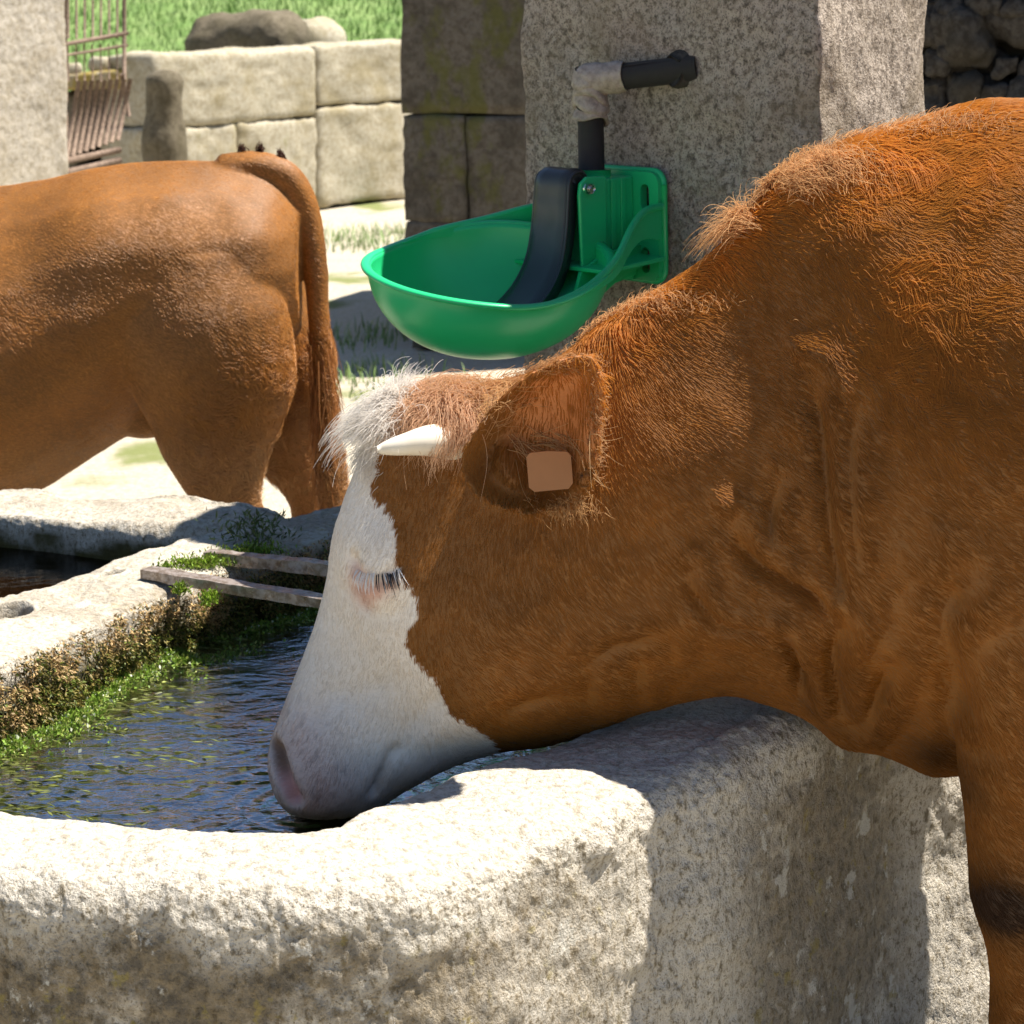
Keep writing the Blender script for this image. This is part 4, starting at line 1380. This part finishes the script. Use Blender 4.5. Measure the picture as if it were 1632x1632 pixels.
# blank orange ear tag
tg = np.array([on_y(x, y, YC - .165 - (y - 720) * .0004) for x, y in ((844, 722), (872, 719), (904, 720), (910, 727), (913, 770), (906, 779), (852, 784), (843, 777), (839, 729))])
tg2 = np.concatenate([tg, tg + [0, .004, 0]])
nt_ = len(tg)
put('ear_tag', mesh_np('ear_tag', tg2, [list(range(nt_)), list(range(nt_, 2 * nt_))[::-1]] + [[i, i + nt_, (i + 1) % nt_ + nt_, (i + 1) % nt_] for i in range(nt_)], smooth=False), M['tag'], cow, label='blank pale orange ear tag')

# ---- the standing cow behind: same build, smaller, no white face in view
S2 = 0.88
X2 = on_y(490, 420, 5.05)[0] - S2 * 2.58
cow2 = make_cow(False, (X2, 5.05 - S2 * YC, 0.0), S2, 'brown cow standing behind the far trough, hindquarters and tail towards the pillar')
def w2(cen, nn):
    return (sstep(-.4, .1, (nn * np.array([.12, -.98, .1])).sum(1)) * (cen[:, 0] > 1.3) + .02) * (cen[:, 2] > .1)
p, N, r = roots(110000, w2, 51)
curly = sstep(1.0, .8, p[:, 2]) * sstep(2.2, 2.35, p[:, 0]) * sstep(.3, .5, p[:, 2])
patch = sstep(.35, .6, fbm(p, 5, 3, 77)) * sstep(1.2, 1.05, p[:, 2])
L = .009 + .016 * curly + .004 * patch
pts = strands(p, N, r, L, .05 + .22 * curly + .05 * patch, .1 + 1.0 * curly + .5 * patch, 5, .12 + .5 * curly + .3 * patch, rnd=.1)
colr = np.clip(coat(p, False) * 1.18 * r.uniform(.9, 1.12, (len(p), 1)), 0, .85)
hair_obj('coat_hair', pts, np.array([.0006, .0006, .0005, .0004, .0002]), colr, M['hair2'], cow2, kind='stuff')
# tail switch and the little dark tufts on the tail head
r = np.random.default_rng(71)
n = 2600
ti = r.integers(34, 58, n)
p = tail[ti] + r.normal(0, .014, (n, 3))
d = np.array([.05, -.02, -1.0]) + r.normal(0, .10, (n, 3))
pts = np.stack([p + d * s * r.uniform(.10, .22, (n, 1)) for s in np.linspace(0, 1, 6)], 1)
pts = np.stack([p + d * (s * (.10 + .12 * ((ti * 37) % 11 / 11.0)))[:, None] if False else p + d * s * .17 for s in np.linspace(0, 1, 6)], 1)
hair_obj('tail_hair', pts, np.array([.0014, .0014, .0012, .001, .0007, .0003]), np.clip(np.array([.36, .16, .055]) * r.uniform(.5, 1.5, (n, 1)), 0, .8), M['hair'], cow2, kind='stuff')
tp_, td_, tc_ = [], [], []
for cx_ in np.linspace(2.40, 2.56, 4):
    i_ = np.argmin(np.abs(tail[:26, 0] - cx_))
    base = tail[i_] + np.array([0.01, 0, tr_[i_]])
    n = 40
    q = base + r.normal(0, .006, (n, 3)) - [0, 0, .01]
    tp_.append(np.stack([q + (np.array([-.25, 0, .8]) + r.normal(0, .15, (n, 3))) * s * .026 + (base - q) * s * .5 for s in np.linspace(0, 1, 5)], 1))
tp_ = np.concatenate(tp_)
hair_obj('tail_tufts', tp_, np.array([.0014, .0013, .0011, .0008, .0003]), np.tile(np.array([[.06, .022, .012]]), (len(tp_), 1)), M['hair'], cow2, kind='stuff')

# ------------------------------------------------------------------ green drinking bowl on the pillar
k = NT('green_plastic')
M['green'] = k.done(k.pbr(k.mix(k.noise(25, 3), (0.015, 0.46, 0.16), (0.02, 0.50, 0.18)), 0.32, k.bump(k.noise(420, 2), 0.04, 0.001), spec=0.5))
k = NT('black_plastic')
M['black'] = k.done(k.pbr((0.028, 0.028, 0.03), k.ramp(k.noise(30, 4), 0.3, 0.7, 0.30, 0.42), k.bump(k.noise(300, 2), 0.05, 0.001)))
k = NT('zinc_bolt')
M['zinc'] = k.done(k.pbr((0.72, 0.72, 0.70), 0.25, metal=1.0))
BO = on_plane(993, 352, PC, NV) + NV * 0.012
UPV = np.array([0, 0, 1.0])
SB = 1.06
def bl(a, b, c):
    a, b, c = np.broadcast_arrays(np.asarray(a, float), np.asarray(b, float), np.asarray(c, float))
    return BO + SB * (a[..., None] * NV + b[..., None] * TV + c[..., None] * UPV)

bowl_root = bpy.data.objects.new('drinking_bowl', None); COL.objects.link(bowl_root)
tag(bowl_root, 'bright green plastic livestock drinking bowl mounted on the granite pillar', 'drinking bowl')

A0, RA, RB, DEP = 0.302, 0.210, 0.192, 0.142
def rim_c(th):
    """rim height round the bowl: rises towards the plate and to the far side"""
    a_, b_ = -np.cos(th), np.sin(th)            # th=0 towards the plate
    return -0.064 + 0.050 * sstep(-0.5, 1.0, -a_) - 0.034 * b_ + 0.006 * a_
nth = 128
th = np.linspace(0, 2 * math.pi, nth, endpoint=False)
nr = 40
def bowl_surf(off, nr=nr):
    G = np.empty((nr, nth, 3))
    q = np.linspace(0.02, 1, nr)
    for i, s in enumerate(q):
        ang = s * math.pi / 2
        rr_ = math.sin(ang) ** 1.0
        zz = -(1 - s ** 1.0)
        prof = math.cos(ang) ** 0.97
        ra, rb = (RA - off) * rr_, (RB - off) * rr_
        top = rim_c(th)
        bot = -0.060 - DEP + off
        G[i] = bl(A0 - ra * np.cos(th), rb * np.sin(th), top + (bot - top) * prof)
    return G
go, gi = bowl_surf(0.0), bowl_surf(0.006)
GG = np.concatenate([go, gi[::-1]])
fc = grid_faces(2 * nr, nth, cv=True)
V = np.concatenate([GG.reshape(-1, 3), [go[0].mean(0), gi[0].mean(0)]])
m = nth
F2 = fc.tolist() + [[(i + 1) % m, i, 2 * nr * m] for i in range(m)] + [[(2 * nr - 1) * m + i, (2 * nr - 1) * m + (i + 1) % m, 2 * nr * m + 1] for i in range(m)]
bowl = put('bowl', mesh_np('bowl', V, F2), M['green'], bowl_root)
# rim bead
rimp = bl(A0 - (RA + .003) * np.cos(th), (RB + .003) * np.sin(th), rim_c(th))
A = rimp - bl(A0, 0, -0.06); A[:, 2] = 0; A /= np.linalg.norm(A, axis=1, keepdims=True)
pp = np.linspace(0, 2 * math.pi, 14, endpoint=False)
G = rimp[:, None] + A[:, None] * (np.cos(pp) * .0085)[None, :, None] + UPV * (np.sin(pp) * .0055)[None, :, None]
put('rim', mesh_np('rim', G.reshape(-1, 3), grid_faces(nth, 14, cu=True, cv=True)), M['green'], bowl)

def rrect(w0, w1, h0, h1, r, seg=6):
    out = []
    for cx, cy, s in ((w1 - r, h1 - r, 0), (w0 + r, h1 - r, 1), (w0 + r, h0 + r, 2), (w1 - r, h0 + r, 3)):
        for i in range(seg + 1):
            a = (s + i / seg) * math.pi / 2
            out.append((cx + r * math.cos(a), cy + r * math.sin(a)))
    return np.array(out)

def slot(cx, cy, w, h, seg=8):
    out = []
    for i in range(seg + 1):
        a = i / seg * math.pi
        out.append((cx + w * math.cos(a), cy + h + w * math.sin(a)))
    for i in range(seg + 1):
        a = math.pi + i / seg * math.pi
        out.append((cx + w * math.cos(a), cy - h + w * math.sin(a)))
    return np.array(out)

def plate_with_holes(name, outline, holes, a0, a1, mat, parent):
    """plate in the b-c plane from a0 to a1 with real holes"""
    bm = bmesh.new()
    loops = [outline] + holes
    es = []
    for lp in loops:
        vs = [bm.verts.new(bl(a1, x, y)) for x, y in lp]
        es += [bm.edges.new((vs[i], vs[(i + 1) % len(vs)])) for i in range(len(vs))]
    bmesh.ops.triangle_fill(bm, use_beauty=True, use_dissolve=False, edges=es)
    ret = bmesh.ops.extrude_face_region(bm, geom=bm.faces[:])
    vv = [g for g in ret['geom'] if isinstance(g, bmesh.types.BMVert)]
    d = bl(a0, 0, 0) - bl(a1, 0, 0)
    bmesh.ops.translate(bm, verts=vv, vec=Vector(d))
    bmesh.ops.recalc_face_normals(bm, faces=bm.faces)
    me = bpy.data.meshes.new(name); bm.to_mesh(me); bm.free()
    return put(name, me, mat, parent)

pl_holes = [slot(sx * .072, cy, .0105, .012) for sx in (1, -1) for cy in (.048, -.062)]
bp = plate_with_holes('back_plate', rrect(-.105, .105, -.098, .092, .022), pl_holes, -0.010, 0.006, M['green'], bowl_root)
# raised edge frame of the plate
ol = rrect(-.106, .106, -.099, .093, .023)
ring = np.array([bl(-0.008, x, y) for x, y in ol])
tube_path = np.concatenate([ring, ring[:1]])
V, Fq = tube_np(tube_path, 0.006, 8, up=tuple(NV))
put('plate_edge', mesh_np('plate_edge', V, Fq), M['green'], bp)

def prism(name, poly_ac, b0, b1, mat, parent, bev=0.003):
    """extrude an a-c outline along b"""
    n = len(poly_ac)
    V = [bl(a, b0, c) for a, c in poly_ac] + [bl(a, b1, c) for a, c in poly_ac]
    Fq = [list(range(n)), list(range(n, 2 * n))[::-1]] + [[i, i + n, (i + 1) % n + n, (i + 1) % n] for i in range(n)]
    return put(name, bevel_mesh(name, V, Fq, bev), mat, parent)

# valve housing with ribs, two cheeks and the open top
hs = prism('valve_housing', [(0.004, -.10), (.108, -.088), (.108, .070), (.100, .082), (0.004, .084)], -.052, .044, M['green'], bowl_root, .005)
for i, a_ in enumerate((.028, .052, .074)):
    prism('rib', [(a_, -.055), (a_ + .010, -.055), (a_ + .010, .082), (a_, .082)], .044, .0475, M['green'], hs, .0012)
tube('collar', np.stack([bl(.060, -.004, .072), bl(.060, -.004, .096)]), .036, M['green'], hs, m=24)
for b0, b1 in ((.044, .052), (-.060, -.052)):
    prism('cheek', [(.078, -.09), (.136, -.085), (.142, .06), (.138, .080), (.124, .090), (.078, .088)], b0, b1, M['green'], bowl_root, .003)
for b_, sgn in ((.052, 1), (-.060, -1)):
    c1 = bl(.124, b_, .070)
    tube('bolt', np.stack([c1 - sgn * TV * .002, c1 + sgn * TV * .010]), .0105, M['zinc'], bowl_root, m=6)
    tube('bolt_end', np.stack([c1 + sgn * TV * .008, c1 + sgn * TV * .016]), .0052, M['zinc'], bowl_root, m=12)

# arms from the rim to the plate
def arm(sgn):
    ths = np.array([1.75, 1.5, 1.25]) * sgn
    rc = [rim_c(np.array([t]))[0] + .003 for t in ths]
    top = [bl(A0 - RA * math.cos(t), RB * math.sin(t), c_) for t, c_ in zip(ths, rc)]
    e_c = .034
    m1, m2_ = rc[2] + (e_c - rc[2]) * .30, rc[2] + (e_c - rc[2]) * .74
    ctrl = [top[0], top[1], top[2], bl(.165, sgn * .163, m1), bl(.095, sgn * .130, m2_), bl(.045, sgn * .112, e_c - .004), bl(.0, sgn * .106, e_c)]
    topc = crom(np.array(ctrl), 40)
    botc = topc.copy()
    drop = np.interp(np.linspace(0, 1, 40), [0, .3, .55, .8, 1], [.002, .016, .036, .050, .064])
    botc[:, 2] -= drop
    inw = -sgn * TV
    G = np.stack([topc, topc + inw * .007, botc + inw * .007, botc], 1)
    V = G.reshape(-1, 3)
    Fq = [list(f) for f in grid_faces(40, 4, cv=True)] + [[0, 1, 2, 3][::-1], [156, 157, 158, 159]]
    am = put('arm', bevel_mesh('arm', V, Fq, .0022, 2), M['green'], bowl_root)
    Vb, Fb = tube_np(topc + [0, 0, -.001], np.interp(np.linspace(0, 1, 40), [0, .25, 1], [.002, .0068, .0068]), 10)
    put('arm_lip', mesh_np('arm_lip', Vb, Fb), M['green'], am)
    # lower gusset from under the bowl to the plate foot
    poly = [(.150, -.07), (.108, -.050), (.040, -.034), (.006, -.036), (.006, -.078), (.040, -.082), (.085, -.105), (.135, -.135), (.18, -.150)]
    prism('gusset', poly, sgn * .058 - .004, sgn * .058 + .004, M['green'], bowl_root, .0015)
arm(1); arm(-1)
# underside web joining bowl and plate
prism('web', [(.10, -.07), (.006, -.07), (.006, -.09), (.09, -.105), (.16, -.140), (.18, -.12)], -.05, .05, M['green'], bowl_root, .002)

prism('deck', [(.004, -.052), (.150, -.062), (.150, -.069), (.004, -.060)], -.118, .118, M['green'], bowl_root, .0015)
# black paddle (tongue)
path = crom(np.array([(.108, .072), (.122, .093), (.146, .086), (.152, .050), (.158, .0), (.172, -.055), (.202, -.100), (.25, -.135), (.31, -.160), (.36, -.170)]), 70)
wd = np.interp(np.linspace(0, 1, 70), [0, .1, .5, .8, 1], [.041, .042, .046, .052, .046])
T = np.gradient(path, axis=0); T /= np.linalg.norm(T, axis=1, keepdims=True)
Nn = np.stack([-T[:, 1], T[:, 0]], -1)
if Nn[20, 0] < 0: Nn = -Nn
sec = [(-1, 0), (-.98, .55), (-.86, 1), (-.5, 1.0), (0, .93), (.5, 1.0), (.86, 1), (.98, .55), (1, 0), (.98, -1), (.9, -1), (.88, .2), (-.88, .2), (-.9, -1), (-.98, -1)]
G = np.empty((70, len(sec), 3))
for j, (sb, sn) in enumerate(sec):
    q = path + Nn * (np.where(np.array(sn) > 0, .010 * sn, .017 * sn))
    G[:, j] = bl(q[:, 0], wd * sb * .95 - .004, q[:, 1])
ns = len(sec)
put('paddle', mesh_np('paddle', G.reshape(-1, 3), [list(f) for f in grid_faces(70, ns, cv=True)] + [list(range(ns)), [69 * ns + j for j in range(ns)][::-1]]), M['black'], bowl_root, label='black curved plastic push paddle')
for sb in (-1, 1):
    e_ = np.stack([bl(q[0], w_ * .955 * sb - .004, q[1]) for q, w_ in zip(path + Nn * .004, wd)])
    tube('paddle_edge', e_, .0032, M['black'], bowl_root, m=8)

# ------------------------------------------------------------------ black spout pipe with tape
k = NT('black_iron_pipe')
M['pipe'] = k.done(k.pbr(k.mix(k.noise(60, 4), (0.010, 0.008, 0.008), (0.022, 0.017, 0.015)), 0.8, k.bump(k.noise(200), 0.3, 0.002)))
k = NT('weathered_tape')
M['tape'] = k.done(k.pbr(k.mix(k.ramp(k.noise(70, 5, 0.7), 0.35, 0.7), (0.42, 0.34, 0.28), (0.24, 0.185, 0.15)), 0.7, k.bump(k.noise(120, 5), 0.7, 0.004)))
pipe_root = bpy.data.objects.new('spout_pipe', None); COL.objects.link(pipe_root)
tag(pipe_root, 'black bent spout pipe with pale wound tape, above the green bowl', 'pipe')
foot = bl(.060, -.004, .075)
w0 = on_plane(1078, 112, PC, NV)
zt = on_y(948, 128, foot[1])[2]
elb = np.array([foot[0], foot[1], zt])
bend = crom(np.array([elb - [0, 0, .07], elb - [0, 0, .03], elb + (w0 - elb) * .10 + [0, 0, .004], elb + (w0 - elb) * .3]), 24)
tube('pipe', np.concatenate([[foot], [elb - [0, 0, .10]], bend, [w0 + (w0 - elb) * .25]]), .0245, M['pipe'], pipe_root, m=24)
mr_ = np.array([w0 + NV * (.002 + .010 * t) for t in np.linspace(-1, 1, 4)])  # added dark ring, imitates the shadowed hole where the pipe enters
V, Fq = tube_np(mr_, [.036, .034, .030, .026], 26)
V = V + fbm(V, 55, 3, 19)[:, None] * .004 * np.array([0.6, 0.6, 1.0])
put('socket_shade_ring', mesh_np('socket_shade_ring', V, Fq), M['rubble'], pipe_root)
# overlapping tape turns on the upright, each a flared shell
ax = np.array([0, 0, 1.0])
for i in range(4):
    zc = elb[2] - .002 - i * .0215
    rr_ = np.array([.0265, .0300, .0335, .0352, .0285])
    zz = np.array([.018, .009, -.003, -.013, -.016])
    if i == 3:
        rr_, zz = rr_ - .0012, zz * .55
    ph = np.linspace(0, 2 * math.pi, 28, endpoint=False)
    G = np.empty((5, 28, 3))
    for j in range(5):
        G[j, :, 0] = elb[0] + rr_[j] * np.cos(ph) * (1 + .03 * np.sin(3 * ph + i))
        G[j, :, 1] = elb[1] + rr_[j] * np.sin(ph)
        G[j, :, 2] = zc + zz[j] - .008 * np.cos(ph - .6) - .007 * np.sin(2 * ph + i * 2.1)
    V = G.reshape(-1, 3)
    V = V + (fbm(V, 60, 3, i) * .0018)[:, None]
    put('tape_turn', mesh_np('tape_turn', V, [list(f) for f in grid_faces(5, 28, cv=True)]), M['tape'], pipe_root)
# wrapped stretch of the horizontal arm
hp = np.array([elb + (w0 - elb) * t for t in np.linspace(-.02, .42, 12)])
V, Fq = tube_np(hp, np.interp(np.linspace(0, 1, 12), [0, .2, .5, .8, 1], [.029, .033, .029, .031, .027]), 28)
V = V + fbm(V, 45, 3, 9)[:, None] * .003 * NV
put('tape_sleeve', mesh_np('tape_sleeve', V, Fq), M['tape'], pipe_root)
sp_ = np.array([[math.cos(a) * math.sin(b), math.sin(a) * math.sin(b), math.cos(b)] for b in np.linspace(0.01, math.pi - .01, 12) for a in np.linspace(0, 2 * math.pi, 20, endpoint=False)]) * .031 + elb + [0, 0, .002]
put('tape_cap', mesh_np('tape_cap', sp_, grid_faces(12, 20, cv=True)), M['tape'], pipe_root)

# ------------------------------------------------------------------ moss, algae and water plants on the inner trough wall
def leafmat(name, rough=0.6):
    k = NT(name)
    cc = k.attr('col')
    tr_n = k.n('ShaderNodeBsdfTranslucent'); k.link(cc, tr_n.inputs[0])
    mx = k.n('ShaderNodeMixShader'); mx.inputs[0].default_value = 0.3
    k.link(k.pbr(cc, rough, spec=0.4), mx.inputs[1]); k.link(tr_n.outputs[0], mx.inputs[2])
    return k.done(mx.outputs[0])
M['leaf'] = leafmat('moss_leaf', 0.5)

def leaves(name, P, D, size, width, col, seed, bend=0.3, **kw):
    """bent leaf blades: root P, direction D (n,3)"""
    r = np.random.default_rng(seed)
    n = len(P)
    D = D / np.linalg.norm(D, axis=1, keepdims=True)
    S = np.cross(D, r.normal(0, 1, (n, 3))); S /= np.linalg.norm(S, axis=1, keepdims=True) + 1e-9
    Nn = np.cross(S, D)
    L = (size * r.uniform(.5, 1.4, n))[:, None]
    Wd = (width * r.uniform(.6, 1.3, n))[:, None]
    V = np.stack([P, P + D * L * .5 + S * Wd, P + D * L + Nn * L * bend, P + D * L * .5 - S * Wd], 1).reshape(-1, 3)
    b = np.arange(n)[:, None] * 4
    Fq = np.concatenate([np.concatenate([b, b + 1, b + 2], 1), np.concatenate([b, b + 2, b + 3], 1)])
    me = mesh_np(name, V, Fq)
    a = me.color_attributes.new('col', 'FLOAT_COLOR', 'POINT')
    a.data.foreach_set('color', np.repeat(np.concatenate([np.clip(col, .003, .9), np.ones((n, 1))], 1), 4, 0).astype(np.float32).ravel())
    return put(name, me, M['leaf'], kind='stuff', **kw)

# inner wall line of the diagonal wall, sample by position along it
wl0, wl1 = pz(-260, 1165), pz(560, 845)
def wall_pt(n, r, z0, z1, u0=0.0, u1=1.0, out=0.012):
    idx = np.where((T_IN[:, 1] > 2.75) & (T_IN[:, 0] < -.2))[0]
    L = T_IN[idx]
    o = np.argsort(L[:, 0]); L = L[o]
    u = r.uniform(u0, u1, n) * (len(L) - 1)
    i = np.minimum(u.astype(int), len(L) - 2)
    p = L[i] + (L[i + 1] - L[i]) * (u - i)[:, None]
    t = L[np.minimum(i + 3, len(L) - 1)] - L[np.maximum(i - 3, 0)]
    nrm = np.stack([t[:, 1], -t[:, 0]], -1); nrm /= np.linalg.norm(nrm, axis=1, keepdims=True)
    z = r.uniform(z0, z1, n)
    q = p + nrm * ((RIM - z) * .10 + out)[:, None]
    return np.concatenate([q, z[:, None]], 1), np.concatenate([nrm, np.zeros((n, 1))], 1), u / (len(L) - 1)

r = np.random.default_rng(17)
n = 62000
P, Nn, u = wall_pt(n, r, WATER - .02, RIM + .004)
den = fbm(P, 26, 3, 5)
edge = sstep(RIM + .004, RIM - .035, P[:, 2] + .02 * fbm(P, 12, 2, 8))
keepm = (den + r.normal(0, .35, n) > -.25) & (r.random(n) < edge * .9 + .05)
P, Nn, den = P[keepm], Nn[keepm], den[keepm]
n = len(P)
P = P + Nn * (np.clip(.5 + den, 0, 1.4) * .016 * r.random(n))[:, None]
hN = fbm(P, 13, 3, 12)
tan = np.array([.52, .36, .17]); grn = np.array([.13, .17, .025]); olv = np.array([.24, .20, .05]); drk = np.array([.045, .05, .012])
zrel = (P[:, 2] - WATER) / (RIM - WATER)
wt = np.clip(sstep(.25, .75, zrel + .5 * hN), 0, 1)[:, None]
col = tan * wt + olv * (1 - wt)
g = (r.random(n) < .42 - .30 * wt[:, 0])[:, None]
col = np.where(g, grn, col)
dk = (r.random(n) < .16)[:, None]
col = np.where(dk, drk, col) * r.uniform(.6, 1.35, (n, 1))
D = Nn * .75 + np.array([0, 0, -.35]) + r.normal(0, .6, (n, 3))
leaves('trough_moss', P, D, .0075, .0017, col, 18, label='tan and green moss growing on the inner face of the diagonal trough wall', cat='moss')
# bright moss at the bar ends
P = []
for px_, py_, sx_, sy_, cnt_ in ((318, 903, .055, .02, 900), (400, 885, .05, .03, 900), (262, 912, .02, .01, 200), (335, 960, .012, .02, 500), (288, 945, .012, .012, 300)):
    c = on_z(px_, py_, RIM + .004)
    P.append(c + np.stack([r.normal(0, sx_ * .5, cnt_), r.normal(0, sy_ * .6, cnt_), np.abs(r.normal(0, .007, cnt_))], -1))
P = np.concatenate(P)
leaves('bright_moss', P, np.array([0, -.2, .9]) + r.normal(0, .5, (len(P), 3)), .008, .0016, np.where((r.random(len(P)) < .7)[:, None], np.array([.22, .34, .03]), np.array([.14, .17, .03])) * r.uniform(.6, 1.3, (len(P), 1)), 19,
       label='vivid green moss tufts at the ends of the iron bars', cat='moss')
# small weed on the shaded top
c = on_z(405, 868, RIM)
m_ = 260
P = c + np.stack([r.normal(0, .035, m_), r.normal(0, .03, m_), np.zeros(m_)], -1)
P[:, 2] += r.uniform(0, .05, m_)
leaves('weed_plant', P, np.array([0, 0, .6]) + r.normal(0, .6, (m_, 3)), .016, .0018, np.array([.09, .13, .035]) * r.uniform(.6, 1.4, (m_, 1)), 20, label='small weed growing behind the iron bar on the shaded trough top', cat='weed')
# water plants along the waterline
n = 24000
P, Nn, u = wall_pt(n, r, WATER - .004, WATER + .018, 0, .93, .0)
spread = np.abs(r.normal(0, 1, n)) * (.055 + .05 * np.clip(vnoise(P * 7, 3), -.6, 1))
P = P + Nn * spread[:, None]
cl = fbm(P, 24, 3, 44)
km = cl + r.normal(0, .3, n) > -.15 + spread * 4
P, Nn, cl, spread = P[km], Nn[km], cl[km], spread[km]
n = len(P)
P[:, 2] = WATER + np.clip(.4 + cl, 0, 1.3) * .013 * np.exp(-spread / .05) * r.random(n) * 1.5 + .001
D = r.normal(0, .6, (n, 3)) + np.array([0, 0, .5]) + Nn * .3
col = np.where((r.random(n) < .75)[:, None], np.array([.19, .30, .04]), np.array([.34, .38, .10])) * r.uniform(.55, 1.35, (n, 1))
wht = (r.random(n) < .05)[:, None]
col = np.where(wht, np.array([.62, .66, .5]), col)
leaves('water_plants', P, D, .0065, .0023, col, 21, label='bright green small-leaved water plants along the waterline of the near trough', cat='water plants')
# trailing weed at the surface
n = 4200
P, Nn, u = wall_pt(n, r, WATER - .05, WATER - .006, 0, .95, .0)
lf_ = sstep(-.5, -.85, P[:, 0])
P = P + Nn * (np.abs(r.normal(0, 1, n)) * (.022 + .15 * lf_))[:, None]
km = (fbm(P * [1, 1, 0], 9, 3, 71) + r.normal(0, .15, n) > .05) & (r.random(n) < .12 + .88 * lf_) & (P[:, 1] > 2.52)
P, lf_ = P[km], lf_[km]
n = len(P)
P[:, 2] = WATER + .0008
D = np.array([.9, -.25, .0]) + r.normal(0, .3, (n, 3)) * [1, 1, .04]
col = np.array([.17, .19, .045]) * r.uniform(.4, 1.4, (n, 1))
leaves('floating_weed', P, D, .020, .0014, col, 22, bend=.03, label='trailing olive green weed floating on the water at the left', cat='water weed')
